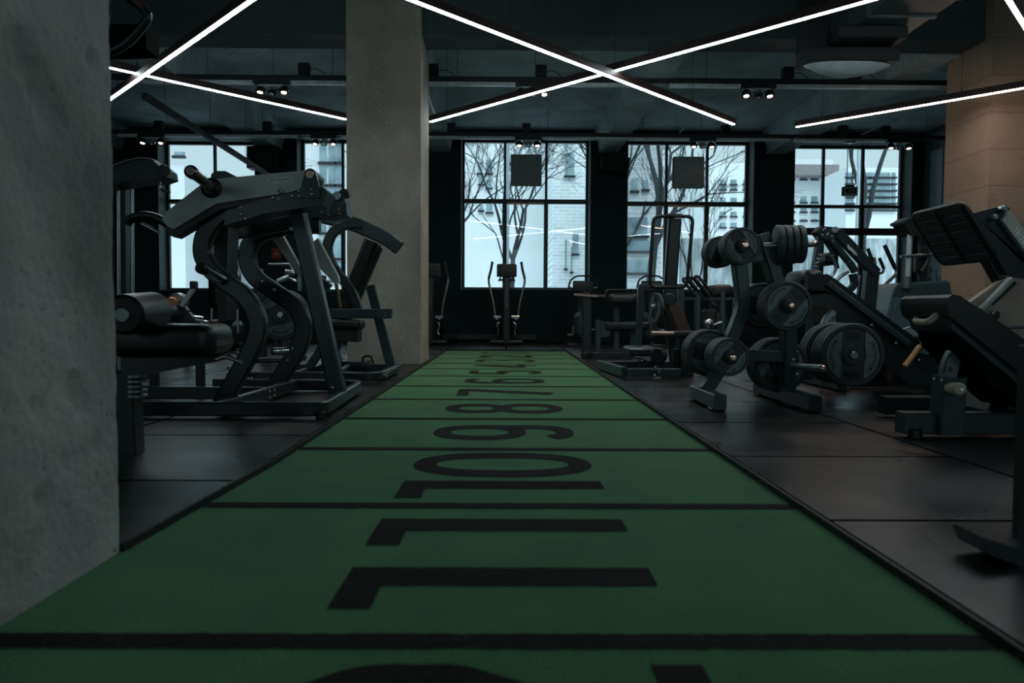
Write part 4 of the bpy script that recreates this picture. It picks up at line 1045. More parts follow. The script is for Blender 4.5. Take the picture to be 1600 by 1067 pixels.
b = B(); b.bar(PP(7.12, (583, 378), (535, 500)), .26, wd(22, 7.12), c=.03); t.p('back_pad', b, VINYL)
b = B(); b.bar(PP(7.0, (500, 337), (548, 348), (604, 372), (624, 388)), .11, wd(22, 7.0), fil=.12, c=.012); t.p('top_beam', b, FRAME2)
b = B(); b.bar(PP(6.9, (510, 490), (612, 490)), .09, wd(15, 6.9)); cb = t.p('cross_bar', b, FRAME2)
bolts(t, cb, PP(6.85, (602, 488), (602, 493)), r=.007)
b = B(); b.pad(W(536, 507, 7.0), (wd(62, 7), .36, wd(15, 7)), r=.035); t.p('seat', b, VINYL)
b = B(); b.bar(PP(7.0, (506, 521), (562, 524)), .20, wd(20, 7)); t.p('seat_carrier', b, FRAME)
b = B(); b.bar(smooth(PP(6.95, (566, 350), (545, 350), (522, 362), (512, 385), (517, 410), (532, 432), (550, 456), (562, 490)), 5), .07, wd(15, 6.95), c=.01); t.p('curved_leg', b, FRAME)
b = B(); b.bar(PP(7.05, (512, 530), (478, 582)), .08, wd(12, 7)); b.bar(PP(7.3, (520, 530), (530, 566)), .08, wd(10, 7)); t.p('strut', b, FRAME2)
b = B(); b.bar(PP(7.6, (524, 566), (575, 568)), .3, .05); t.p('foot_rest', b, FRAME)
b = B(); b.tube(PP(7.5, (566, 566), (568, 556), (580, 556), (583, 568)), .012, fil=.03); t.p('foot_hoop', b, BLACK)
b = B(); b.bar(PP(6.9, (500, 430), (498, 500)), .3, .05); t.p('plate_carriage', b, BLACK)
pc = W(437, 492, 6.42)
b = B(); b.cyl(W(437, 492, 6.36), (pc.x, 6.95, pc.z), .025, 16); t.p('plate_horn', b, STEEL)
b = B(); b.cyl((pc.x, 6.9, pc.z), (pc.x, 6.98, pc.z), .06, 16); b.bar([V((pc.x, 6.95, pc.z)), W(500, 500, 6.95)], .05, .07); t.p('horn_arm', b, FRAME)
stack(pc, .225, 4, 'the horn of the left press machine by the pillar', 'plates on the left press machine', roll=1.3)
# ================================================================ C. bench close to the camera on the left
t = Thing('leg_bench', 'blurred bench with thick pad and roller showing beside the foreground pillar', 'bench', (X(250, 3.2), 3.2, FZ))
R_ = Matrix.Rotation(.0, 3, 'Z')
c = (W(120, 533, 3.15) + W(330, 533, 3.15)) / 2
b = B(); b.pad((c.x, 3.30, W(300, 533, 3.15).z), (W(330, 533, 3.15).x - W(120, 533, 3.15).x, .30, wd(52, 3.15)), r=.045, k=5); sp_ = t.p('seat_pad', b, VINYL)
xe = W(330, 533, 3.15).x + .001; b = B(); b.text('TECHNOGYM', (xe, 3.30, W(345, 536, 3.2).z), (0, 1, 0), (0, 0, 1), .026, .001, width=.20); t.p('lettering', b, mat('pad_print', (.16, .17, .17), .5), parent=sp_)
b = B(); b.prism(PP(3.22, (190, 560), (345, 556), (330, 566), (215, 588), (190, 590)), (0, .14, 0)); t.p('pad_frame', b, FRAME)
b = B(); b.tube(PP(3.15, (338, 562), (352, 556), (366, 562), (378, 566)), .010, fil=.02); t.p('release_handle', b, CHROME)
c0 = W(205, 490, 3.10); c1 = W(252, 484, 3.42)
b = B(); ax = (c1 - c0); b.lathe([(0, 0), (.07, 0), (.084, .012), (.086, .03), (.086, ax.length - .03), (.084, ax.length - .012), (.07, ax.length), (0, ax.length)], c0 - ax * .25, ax, 32) ; ro = t.p('foam_roller', b, VINYL)
b = B(); b.cyl(c0 - ax * .28, c0 - ax * .25, .03, 16); t.p('roller_cap', b, STEEL, parent=ro)
b = B(); b.bar([W(228, 506, 3.3), W(228, 540, 3.3)], .03, .03); b.bar([W(206, 506, 3.2), W(206, 540, 3.2)], .03, .03); t.p('roller_arm', b, STEEL)
b = B(); b.bar([V((X(200, 3.25), 3.25, FZ)), W(198, 585, 3.25)], .09, .09); t.p('post', b, FRAME)
b = B(); zc_ = W(200, 592, 3.2).z
for k in range(5): b.lathe([(.02, 0), (.05, .004), (.05, .014), (.02, .018)], (X(200, 3.2), 3.25, zc_ - .022 * k), (0, 0, 1), 20)
b.bar([W(200, 590, 3.25), W(200, 640, 3.25)], .06, .06); t.p('spring_collar', b, STEEL)
b = B(); b.bar([(X(60, 3.3), 3.3, FZ + .03), (X(206, 3.3), 3.3, FZ + .03)], .09, .06); fo_ = t.p('base_rail', b, FRAME)
bolts(t, fo_, [V((X(196, 3.24), 3.25, FZ + .05))], r=.012)
# ================================================================ D. tall cable tower far left, with multi grip
t = Thing('cable_tower', 'tall cable tower with arched arm and pulleys left of the leftmost window', 'exercise machine', (X(200, 7.0), 7.0, FZ))
for px_, w_ in ((184, 8), (206, 8)):
    b = B(); b.tube([V((X(px_, 7.0), 7.0, FZ)), W(px_, 285, 7.0)], wd(3, 7), seg=12); t.p('guide_post', b, STEEL)
b = B(); b.bar([V((X(194, 7.2), 7.2, FZ)), W(194, 275, 7.2)], .12, wd(13, 7.2)); t.p('mast', b, FRAME)
b = B(); b.prism(PP(6.7, (150, 276), (180, 259), (213, 249), (238, 250), (252, 262), (254, 274), (240, 279), (205, 281), (186, 286), (150, 290)), (0, .32, 0)); ha = t.p('arched_arm', b, FRAME)
b = B(); b.bar(smooth(PP(6.68, (150, 276), (180, 258), (213, 248), (238, 249), (250, 257)), 4), .03, .012); t.p('arm_rim', b, STEEL, parent=ha)
b = B(); b.cyl(W(256, 266, 6.7), W(256, 266, 7.0), wd(9, 6.7), 24); t.p('pulley', b, BLACK)
b = B(); b.tube(PP(6.85, (250, 272), (250, 290), (252, 298)), .005, seg=6); b.ball(W(250, 286, 6.85), .014); b.tube(PP(6.85, (252, 296), (262, 300), (266, 299)), .014, seg=8); t.p('cable_clip', b, STEEL)
b = B(); b.bar([V((X(150, 7.2), 6.9, FZ + .04)), V((X(262, 7.2), 6.9, FZ + .04))], .1, .06); b.bar([V((X(190, 7.2), 6.7, FZ + .04)), V((X(200, 7.2), 7.9, FZ + .04))], .1, .06); t.p('base_frame', b, FRAME)
t = Thing('pull_up_rig', 'dark overhead rig with bent tube grip at the top left beside the foreground pillar', 'exercise machine', (X(120, 3.7), 3.7, FZ))
b = B(); b.bar([V((X(110, 3.7), 3.75, FZ)), (X(110, 3.7), 3.75, 2.42)], .1, .1); t.p('mast', b, FRAME)
b = B(); b.bar([V((X(60, 3.7), 3.75, FZ + .03)), V((X(160, 3.7), 3.75, FZ + .03))], .4, .05); t.p('base_plate', b, FRAME)
b = B(); p = PP(3.75, (100, 36), (228, 38), (228, 76), (180, 78), (100, 78)); b.prism(p, (0, .14, 0)); t.p('head_box', b, mat('matt_black', (.006, .008, .009), .8, spec=.1))
b = B(); b.tube(PP(3.55, (150, -30), (200, -6), (228, 18), (232, 30), (203, 64), (178, 80), (140, 88)), .022, fil=.05, seg=14); gr = t.p('bent_grip', b, FRAME)
b = B(); b.tube(PP(3.55, (203, -6), (226, 14)), .0245, seg=14); t.p('grip_sleeve', b, mat('warm_rubber', (.10, .06, .045), .5), parent=gr)
b = B(); b.tube([W(150, 88, 3.55), W(150, 88, 3.75)], .02, seg=10); b.tube([W(150, -30, 3.55), W(150, -30, 3.75), (X(110, 3.7), 3.75, 2.4)], .02, seg=10); t.p('grip_mount', b, FRAME)
# ================================================================ E. small machines at the back left
t = Thing('rowing_machine', 'low machine with copper flywheel and raised arm under the leftmost window', 'exercise machine', (X(290, 9), 9, FZ))
fw = W(276, 472, 9.0)
b = B(); b.cyl(fw, fw + V((0, .1, 0)), wd(15, 9), 28); t.p('flywheel', b, STEEL)
b = B(); b.cyl(W(268, 474, 8.9), W(268, 474, 9.0), wd(10, 9), 24); t.p('flywheel_cover', b, mat('copper_cover', (.35, .17, .10), .35, .6))
b = B(); b.bar(PP(8.95, (284, 478), (303, 450)), .05, wd(7, 9)); t.p('arm', b, SATIN)
b = B(); b.box(W(303, 445, 8.95), (.08, .08, .09), bev=.01); t.p('console', b, BLACK)
b = B(); b.bar(PP(9.0, (280, 472), (300, 498), (316, 510)), .09, wd(8, 9)); b.bar([W(292, 485, 9), V((X(292, 9), 9, FZ))], .08, .08); b.bar([(X(240, 9), 9, FZ + .03), (X(330, 9), 9, FZ + .03)], .35, .05); t.p('frame', b, FRAME)
b = B(); b.cyl(W(304, 495, 8.8), W(318, 497, 8.8), .02, 10); b.cyl(W(306, 501, 8.8), W(326, 503, 8.8), .016, 10); t.p('pedal_bar', b, CHROME)
b = B(); b.pad(W(262, 485, 9.0), (.32, .25, .12), r=.05); t.p('seat', b, SHROUD)
t = Thing('flat_bench', 'flat dark bench with pale edge behind the blurred foreground bench', 'bench', (X(280, 5.9), 5.9, FZ))
zb_ = W(290, 515, 5.9).z
b = B(); b.pad((X(275, 5.9), 5.9, zb_), (wd(105, 5.9), .3, .055), r=.02); t.p('pad', b, mat('pale_vinyl', (.06, .075, .08), .35))
for px_ in (240, 312):
    b = B(); b.bar([(X(px_, 5.9), 5.9, FZ), (X(px_, 5.9), 5.9, zb_ - .02)], .06, .06); b.bar([(X(px_, 5.9), 5.75, FZ + .025), (X(px_, 5.9), 6.05, FZ + .025)], .06, .04); t.p('leg', b, FRAME)
# a machine row by the window wall, behind the press machines
t = Thing('leg_extension_machine', 'dark seated machine with chrome horns seen between the two press machines', 'exercise machine', (X(425, 9.2), 9.2, FZ))
b = B(); b.bar([V((X(411, 9.2), 9.2, FZ)), W(405, 420, 9.2)], .1, wd(9, 9.2)); b.bar(PP(9.2, (418, 445), (432, 540)), .05, wd(5, 9.2)); t.p('mast', b, FRAME)
b = B(); b.tube(PP(9.1, (420, 413), (453, 413), (457, 424)), .018, fil=.02, seg=10); t.p('top_handle', b, STEEL)
b = B(); b.cyl(W(445, 424, 8.9), W(460, 427, 8.95), .03, 14); b.cyl(W(433, 440, 8.9), W(452, 432, 8.9), .03, 14); b.cyl(W(448, 434, 9.0), W(464, 440, 9.0), .02, 12); t.p('chrome_horn', b, CHROME)
b = B(); b.pad(W(440, 468, 9.2), (.36, .35, .12), r=.05); t.p('seat', b, VINYL)
b = B(); b.bar(PP(9.1, (438, 475), (450, 545)), .1, wd(14, 9.1)); b.bar([V((X(405, 9.2), 9.2, FZ + .03)), V((X(470, 9.2), 9.2, FZ + .03))], .5, .05); t.p('base_frame', b, FRAME)
t = Thing('cross_trainer', 'dark trainer with two slim uprights standing left of the second window', 'exercise machine', (X(352, 11.5), 11.5, FZ))
b = B(); b.bar([V((X(352, 11.5), 11.5, FZ)), W(350, 425, 11.5)], .1, wd(9, 11.5)); t.p('mast', b, FRAME)
b = B(); b.pad(W(350, 415, 11.4), (.42, .08, .26), r=.03); t.p('console', b, BLACK)
b = B(); b.tube(PP(11.4, (330, 520), (332, 455), (326, 430), (330, 408)), .02, fil=.05); b.tube(PP(11.4, (372, 520), (370, 455), (376, 430), (372, 408)), .02, fil=.05); t.p('handlebar', b, STEEL)
b = B(); b.pad(V((X(352, 11.6), 11.6, FZ + .25)), (.34, .9, .48), r=.12); t.p('drive_housing', b, BLACK)
b = B(); b.bar([V((X(325, 11.6), 11.9, FZ + .05)), V((X(380, 11.6), 11.9, FZ + .05))], .3, .06); t.p('base_frame', b, FRAME)
# ================================================================ F. ellipticals facing the window
def elliptical(label, px, Y, pt=413, sc=1.0, arms=True, group='elliptical trainers'):
    x0 = X(px, Y); t = Thing('elliptical_trainer', label, 'elliptical trainer', (x0, Y, FZ), group)
    k = Y / FPX * sc
    def q(dx, z, dy=0.0): return V((x0 + dx * k, Y + dy, FZ + z * k))       # z in photo pixels above the floor
    b = B(); b.pad(q(0, 116, .0), (31 * k, .07, 19 * k), r=.012); con = t.p('console', b, BLACK)
    b = B(); b.box(q(0, 126, .0), (29 * k, .075, .012), bev=.004); t.p('console_edge', b, mat('console_trim', (.30, .2, .14), .4), parent=con)
    b = B(); b.box(q(0, 102, .10), (26 * k, .10, 3 * k), bev=.01); b.tube([q(-13, 100, .1), q(-9, 107, .08)], .012, seg=8); b.tube([q(13, 100, .1), q(9, 107, .08)], .012, seg=8); t.p('reading_rack', b, BLACK)
    b = B(); b.bar([q(0, 107, .06), q(0, 55, .02)], .09, 10 * k, c=.02); t.p('mast', b, mat('mast_paint', (.035, .035, .034), .35))
    b = B(); b.bar([q(0, 58), q(0, 4)], .22, 16 * k, c=.04); t.p('front_housing', b, BLACK)
    b = B(); b.pad(q(0, 30, .55), (.30, .95, .42), r=.13, k=4); t.p('drive_housing', b, BLACK)
    for s in (-1, 1):
        b = B(); b.tube(smooth([q(s * 18, 45), q(s * 20, 62), q(s * 24, 80), q(s * 27.5, 96), q(s * 28, 104)], 4), .021, seg=12); h = t.p('moving_handle', b, mat('warm_steel', (.42, .36, .33), .25, .85))
        b = B(); b.tube(smooth([q(s * 28, 103), q(s * 27, 108), q(s * 24.5, 118), q(s * 22.5, 130)], 4), .024, seg=12); t.p('grip', b, BLACK, parent=h)
        b = B(); b.bar([q(0, 44), q(s * 20, 44)], .05, 4 * k); b.cyl(q(s * 15, 42, -.06), q(s * 15, 42, .10), .03, 14); t.p('pivot', b, STEEL)
        b = B(); b.tube([q(s * 11, 36), q(s * 15, 33), q(s * 12, 22), q(s * 14, 16)], .018, fil=.03, seg=10); t.p('crank_link', b, CHROME)
        b = B(); b.bar([q(s * 14, 30, .0), q(s * 15, 18, .85)], .05, .06, n=(1, 0, 0)); t.p('pedal_beam', b, FRAME)
        b = B(); b.box(q(s * 15, 20, .85), (.15, .36, .05), bev=.02); t.p('pedal', b, BLACK)
        b = B(); b.box(q(s * 14, 5.5, .05), (24 * k, .34, 4 * k), bev=.015); t.p('foot_platform', b, SHROUD); 
        b = B(); b.cyl(q(s * 20, 0), q(s * 20, 4), .025, 10); t.p('foot', b, BLACK)
    b = B(); b.box(q(0, 3, 1.1), (.5, .1, .06), bev=.01); b.bar([q(0, 4, 0), q(0, 4, 1.1)], .10, .06, n=(0, 0, 1)); t.p('base_rail', b, FRAME)
    return t
elliptical('elliptical trainer standing centred in front of the middle window', 791.5, 13.75)
elliptical('elliptical trainer half hidden behind the middle pillar', 672, 13.6)
Y = 11.5; t = Thing('elliptical_trainer', 'trainer with long bent handles showing between linkage machine and stepper', 'elliptical trainer', (X(1362, Y), Y, FZ))
b = B(); b.tube(smooth(PP(Y, (1399, 418), (1400, 428), (1386, 442), (1371, 458), (1365, 476), (1363, 500)), 5), .026, seg=12); h = t.p('moving_handle', b, mat('warm_steel', (.42, .36, .33), .25, .85))
b = B(); b.tube(PP(Y, (1382, 383), (1399, 420)), .032, seg=12); t.p('grip', b, BLACK, parent=h)
b = B(); b.tube(PP(Y + .3, (1366, 402), (1369, 426), (1379, 427), (1381, 418)), .022, fil=.04, seg=12); h = t.p('fixed_handle', b, mat('warm_steel', (.42, .36, .33), .25, .85))
b = B(); b.tube(PP(Y + .3, (1356, 388), (1367, 420)), .028, seg=12); b.tube(PP(Y + .3, (1381, 420), (1374, 403)), .026, seg=12); t.p('grip', b, BLACK, parent=h)
b = B(); b.bar([W(1358, 440, Y + .3), V((X(1356, Y), Y + .3, FZ + .2))], .12, .12); b.tube(PP(Y + .3, (1368, 426), (1358, 445)), .025, seg=10); t.p('mast', b, FRAME)
b = B(); b.pad((X(1358, Y), Y + .3, FZ + .28), (.9, .3, .5), r=.12); t.p('drive_housing', b, BLACK)
b = B(); b.box((X(1358, Y), Y + .3, FZ + .03), (1.3, .5, .06), bev=.015); b.bar([W(1363, 498, Y), V((X(1366, Y), Y + .2, FZ + .3))], .06, .06); t.p('base_frame', b, FRAME)
# bikes with ring handles
def bike(label, px, Y, pyt):
    x0 = X(px, Y); t = Thing('exercise_bike', label, 'exercise bike', (x0, Y, FZ), 'exercise bikes by the window'); k = Y / FPX
    H = 52 * k / (wd(1, Y) / k) if False else None
    zt_ = zz(pyt, px, Y)
    b = B(); b.tube([V((x0 - .27, Y, zt_ - .22)), V((x0 - .24, Y, zt_ - .08)), V((x0 - .12, Y, zt_)), V((x0 + .12, Y, zt_)), V((x0 + .24, Y, zt_ - .08)), V((x0 + .27, Y, zt_ - .22))], .017, fil=.05, seg=10); t.p('ring_handle', b, BLACK)
    b = B(); b.pad((x0, Y + .02, zt_ - .19), (.38, .06, .20), r=.02); t.p('console', b, BLACK)
    b = B(); b.bar([(x0, Y + .05, zt_ - .2), (x0, Y + .12, FZ + .3)], .08, .12, n=(1, 0, 0)); t.p('mast', b, FRAME)
    b = B(); b.tube([(x0 - .27, Y, zt_ - .20), (x0, Y + .05, zt_ - .30), (x0 + .27, Y, zt_ - .20)], .014, fil=.08, seg=8); t.p('bracket', b, STEEL)
    b = B(); b.pad((x0, Y + .35, FZ + .38), (.24, .75, .50), r=.11); t.p('drive_housing', b, SHROUD)
    for s in (-1, 1):
        b = B(); b.bar([(x0 + s * .15, Y + .30, FZ + .35), (x0 + s * .16, Y + .16, FZ + .22 + (.1 if s > 0 else 0))], .02, .03, n=(1, 0, 0)); b.box((x0 + s * .22, Y + .16, FZ + .21 + (.1 if s > 0 else 0)), (.10, .09, .03)); t.p('pedal', b, STEEL)
    b = B(); b.box((x0, Y - .1, FZ + .03), (.56, .12, .05)); b.box((x0, Y + .95, FZ + .03), (.5, .12, .05)); b.bar([(x0, Y - .1, FZ + .04), (x0, Y + .95, FZ + .04)], .1, .05, n=(0, 0, 1)); t.p('base_frame', b, FRAME)
    b = B(); b.pad((x0, Y + .85, zt_ - .20), (.2, .28, .09), r=.03); b.bar([(x0, Y + .8, zt_ - .22), (x0, Y + .65, FZ + .5)], .05, .05, n=(1, 0, 0)); t.p('saddle', b, VINYL)
bike('exercise bike with ring handle right of the middle window', 911, 13.4, 431)
bike('exercise bike with ring handle behind the tall pad machine', 1018, 13.2, 431)
bike('exercise bike half hidden behind the left post of the plate tree', 1128, 12.6, 446)
# ================================================================ G. low row machine right of the turf
Y = 10.3
t = Thing('seated_row_machine', 'low dark machine with cross roller nearest the turf end on the right', 'exercise machine', (X(945, Y), Y, FZ))
k = Y / FPX
b = B(); b.bar([V((X(917, Y), Y, FZ)), W(917, 462, Y)], .12, wd(14, Y), c=.012); t.p('front_post', b, FRAME)
b = B(); b.bar([W(897, 460, Y - .1), W(934, 463, Y - .1)], .03, .035); t.p('grip_bar', b, mat('warm_lit_bar', (.4, .28, .22), .3, .7)); 
b = B(); b.cyl(W(926, 463, Y - .05), W(946, 464, Y - .05), wd(4, Y), 14); b.tube(PP(Y, (908, 462), (914, 457), (921, 459), (923, 453)), .014, seg=8); t.p('adjuster', b, BLACK)
b = B(); b.tube(PP(Y + .1, (945, 470), (948, 453), (1000, 453), (1000, 470)), .018, fil=.03, seg=10); t.p('guard_tube', b, BLACK)
b = B(); b.pad((( X(950, Y) + X(998, Y)) / 2, Y + .05, zz(468, 975, Y)), (X(998, Y) - X(950, Y), .2, wd(20, Y)), r=.07); t.p('chest_roller', b, VINYL)
b = B(); b.pad((X(982, Y), Y + .25, zz(510, 982, Y)), (wd(72, Y), .34, wd(13, Y)), r=.03); t.p('seat', b, VINYL)
b = B(); b.prism(PP(Y + .1, (934, 500), (956, 503), (952, 525), (938, 528)), (0, .12, 0)); b.bar(PP(Y + .1, (934, 500), (934, 550)), .1, wd(8, Y)); b.bar(PP(Y + .2, (963, 475), (963, 550)), .1, wd(8, Y)); b.bar(PP(Y + .3, (988, 515), (988, 550)), .1, wd(9, Y)); t.p('seat_post', b, FRAME2)
b = B(); yb_ = FL(930, 561, FZ).y; b.bar([(X(912, yb_ + .5), yb_ + .6, FZ + .05), (X(926, yb_), yb_ + .04, FZ + .05), (X(990, yb_), yb_ + .04, FZ + .05)], .08, .05, n=(0, 0, 1), fil=.1); b.bar([(X(912, yb_ + .5), yb_ + .6, FZ + .05), (X(1000, yb_ + .6), yb_ + .6, FZ + .05)], .08, .05, n=(0, 0, 1)); t.p('base_frame', b, FRAME)
b = B(); b.cyl((X(910, Y), Y - .35, FZ), (X(910, Y), Y - .35, FZ + .08), .05, 14); t.p('foot', b, BLACK)
# ================================================================ H. tall pad machine with rectangular hoop
Y = 7.35
t = Thing('tall_pad_machine', 'machine with narrow upright pad, rectangular tube hoop and warm lit sloping beam', 'exercise machine', (X(1040, Y), Y, FZ))
b = B(); hoop = PP(Y, (1021, 338), (1083, 338), (1073, 449), (1015, 449)); M_ = hoop
cp = fillet([(M_[3] + M_[0]) / 2, M_[0], M_[1], M_[2], M_[3], (M_[3] + M_[0]) / 2], .07, 6)[:-1]
b.tube(cp, wd(2.8, Y), seg=12, closed=True); t.p('tube_hoop', b, BLACK)
b = B(); b.bar(PP(Y + .06, (1054, 342), (1046, 460)), .10, wd(20, Y), c=.02); pd = t.p('upright_pad', b, VINYL)
b = B(); b.box(W(1053, 337, Y - .01), (wd(22, Y), .07, .035), rot=Matrix.Rotation(.02, 3, 'Y')); t.p('pad_clamp', b, FRAME)
b = B(); b.cyl(W(1046, 468, Y - .08), W(1046, 468, Y + .2), wd(10, Y), 24); b.bar(PP(Y + .05, (1046, 450), (1046, 478)), .12, wd(17, Y)); t.p('pivot_hub', b, FRAME)
b = B(); b.bar(PP(Y - .02, (1050, 476), (1068, 520)), .16, wd(19, Y), c=.01); t.p('sloping_beam', b, mat('warm_lit_beam', (.085, .045, .03), .42), label='beam with warm light in its colour')  # orange lamplight on the beam put into its brown colour
b = B(); b.bar(PP(Y - .02, (1068, 516), (1071, 592)), .18, wd(20, Y), c=.01); t.p('column', b, FRAME)
b = B(); b.bar([W(1018, 521, Y - .15), W(1100, 521, Y - .15)], .045, .045, c=.014); t.p('foot_bar', b, mat('warm_lit_bar', (.4, .28, .22), .3, .7))  # orange light falling on the bar is mixed into its metal colour
b = B(); b.bar([W(1053, 522, Y - .15), W(1082, 522, Y - .15)], .07, .07, c=.02); t.p('bar_sleeve', b, BLACK)
b = B(); b.bar(PP(Y + .8, (1001, 448), (997, 560)), .09, wd(9, Y + .8)); b.bar(PP(Y + .8, (1064, 448), (1064, 545)), .09, wd(9, Y)); b.bar(PP(Y + .8, (998, 447), (1068, 447)), .09, wd(7, Y)); t.p('rear_frame', b, FRAME2)
b = B(); b.bar(PP(Y + .3, (1040, 480), (1054, 580)), .08, wd(10, Y)); b.bar(PP(Y + .2, (1030, 500), (1050, 470)), .06, wd(7, Y)); t.p('strut', b, FRAME)
y0_ = FL(985, 592, FZ).y; y1_ = FL(957, 578, FZ).y; xl = X(978, y0_)
b = B(); b.bar([(xl - .1, y1_, FZ + .06), (xl, y0_ + .04, FZ + .06)], .10, .06, n=(0, 0, 1)); b.bar([(xl + .02, y0_ + .04, FZ + .06), (X(1066, y0_), y0_ + .04, FZ + .06)], .08, .05, n=(0, 0, 1)); b.bar([(xl - .1, y1_, FZ + .06), (X(1050, y1_), y1_, FZ + .06)], .08, .05, n=(0, 0, 1)); bs = t.p('base_frame', b, FRAME2)
bolts(t, bs, PP(y0_ - .02, (1024, 574), (1030, 581), (1023, 587)), r=.013)
b = B(); b.box(W(1000, 548, Y + .35), (wd(46, Y), .5, wd(14, Y)), bev=.02); b.box(W(1010, 569, Y + .1), (wd(24, Y), .12, wd(16, Y)), bev=.01); t.p('step', b, FRAME)
b = B(); b.tube(PP(Y - .1, (992, 558), (1004, 560), (1014, 566)), .012, seg=8); b.cyl(W(1027, 556, Y - .1), W(1031, 556, Y - .05), wd(13, Y), 24); t.p('adjuster_disc', b, BLACK)
b = B(); b.bar(PP(Y - .05, (1041, 565), (1041, 588)), .1, wd(16, Y)); b.bar(PP(Y, (1055, 545), (1058, 588)), .1, wd(10, Y)); t.p('mount_block', b, FRAME)
pc = W(1027, 481, Y); b = B(); b.cyl(pc + V((-.06, 0, 0)), W(1046, 475, Y), .03, 14); t.p('plate_horn', b, STEEL)
place_plate(pc + V((.01, 0, 0)), wd(24, Y), 'single plate turned sideways on the left of the tall pad machine', 'plate on the tall pad machine', (-1, -.22, 0), .4)
# ================================================================ I. cable station with three slanted bars
Y = 9.6
t = Thing('handle_station', 'dark station with three parallel slanted tube handles behind the plate tree', 'exercise machine', (X(1100, Y), Y, FZ))
for j in range(3):
    b = B(); p = PP(Y - .05 * j, (1066 + 9 * j, 436 - 1.5 * j), (1092 + 9 * j, 470 - 3 * j)); p2 = PP(Y - .05 * j, (1072 + 9 * j, 434 - 1.5 * j), (1098 + 9 * j, 467 - 3 * j))
    b.tube([p[1], p[0], p2[0], p2[1]], .020, fil=.04, seg=10); t.p('tube_handle', b, BLACK)
b = B(); b.bar([V((X(1090, Y), Y, FZ)), W(1090, 452, Y)], .1, wd(7, Y)); b.bar([V((X(1062, Y), Y, FZ)), W(1062, 452, Y)], .1, wd(7, Y)); b.bar([V((X(1130, Y), Y, FZ)), W(1128, 455, Y)], .1, wd(7, Y)); t.p('post', b, FRAME2)
b = B(); b.bar(PP(Y, (1060, 467), (1142, 467)), .09, wd(5, Y)); b.bar(PP(Y, (1096, 452), (1118, 478)), .06, wd(7, Y)); b.bar([V((X(1060, Y), Y, FZ + .03)), V((X(1142, Y), Y, FZ + .03))], .5, .05); t.p('cross_frame', b, FRAME)
b = B(); b.pad(W(1125, 455, Y + .1), (.32, .25, .16), r=.05); b.box(W(1108, 500, Y), (.18, .2, .3), bev=.04); t.p('weight_block', b, BLACK)
b = B(); b.ball(W(1107, 505, Y - .15), .07); b.cyl(W(1112, 508, Y - .16), W(1128, 503, Y - .16), .02, 10); t.p('pulley', b, CHROME)
# ================================================================ J. plate tree
t = Thing('plate_tree', 'dark grey steel plate tree holding weight plates, standing right of the turf', 'weight rack', (1.7, 5.05, FZ))
yf0 = FL(1135, 643, FZ).y; yf1 = yf0 + .62; xa = FL(1127, 644, FZ).x
h = .10
b = B(); b.bar([(xa - .0, yf0, FZ + h / 2 + .012), (xa + .0, yf1, FZ + h / 2 + .012)], .085, h, n=(1, 0, 0), c=.01); fl = t.p('foot_bar', b, FRAME2)
for yy in (yf0 + .08, yf1 - .06):
    b = B(); b.box((xa, yy, FZ + .008), (.095, .1, .016)); t.p('rubber_foot', b, BLACK, parent=fl)
yg0 = FL(1285, 646, FZ).y; xb_ = FL(1274, 646, FZ).x; yg1 = yg0 + 1.05
b = B(); b.bar([(xb_, yg0, FZ + h / 2 + .012), (xb_ - .0, yg1, FZ + h / 2 + .012)], .085, h, n=(1, 0, 0), c=.01); fr = t.p('foot_bar', b, FRAME)
for yy in (yg0 + .08, yg1 - .06):
    b = B(); b.box((xb_, yy, FZ + .008), (.095, .1, .016)); t.p('rubber_foot', b, BLACK, parent=fr)
Yp = 5.05
b = B(); b.bar([V((xa, Yp, FZ + .10))] + PP(Yp, (1122, 580), (1157, 493), (1161, 470), (1151, 385), (1148, 372)), .11, wd(19, Yp), fil=.10, c=.008); lp = t.p('left_post', b, FRAME2)
b = B(); b.bar(PP(Yp, (1189, 366), (1213, 440), (1232, 520)) + [V((xb_ - .02, Yp, FZ + .10))], .13, wd(19, Yp), fil=.1, c=.008); rp = t.p('right_post', b, FRAME2)
b = B(); b.bar([W(1150, 402, Yp), W(1196, 402, Yp)], .08, wd(15, Yp)); t.p('top_rail', b, FRAME2)
b = B(); b.bar([W(1140, 555, Yp), W(1245, 557, Yp)], .08, wd(18, Yp)); t.p('cross_rail', b, FRAME2)
bolts(t, rp, PP(Yp - .07, (1240, 562), (1246, 585)), r=.013)
G = 'plates on the plate tree'
def peg(c, ax, L, back=0.0, tip=True):
    c = V(c); ax = V(ax).normalized()
    b = B(); b.cyl(c - ax * back, c + ax * L, .024, 18); pg = t.p('peg', b, STEEL)
    b = B(); b.lathe([(0, 0), (.0245, 0), (.0245, .012), (.016, .026), (0, .028)], c + ax * L, ax, 18); t.p('peg_tip', b, WARM_GLINT, parent=pg, label='polished peg tip')
Yface = 4.70
def two_sided(px, py, Rf, nf, Rb, nb, wh, yb0=5.16, roll=.8):
    f = W(px, py, Yface); peg((f.x, Yp, f.z), NY, Yp - Yface + .05)
    b = B(); b.lathe([(0, 0), (.045, 0), (.045, .02), (.03, .03), (0, .03)], f + V((0, -.002, 0)), NY, 22) if False else b.cyl(V((f.x, Yface - .0, f.z)), V((f.x, Yface - .022, f.z)), .043, 22); t.p('peg_collar', b, BLACK)
    stack(V((f.x, Yface, f.z)), Rf, nf, 'plate tree, %s peg front' % wh, G, roll=roll)
    if nb:
        peg((f.x, Yp, f.z), -NY, .42)
        for k_ in range(nb):
            place_plate((f.x, yb0 + .044 * k_ + .04, f.z), Rb, 'grip plate on plate tree, %s peg back, %s' % (wh, ORB[k_]), G, NY, roll + 1 + k_ * .3, 1.0, k_ == 0)
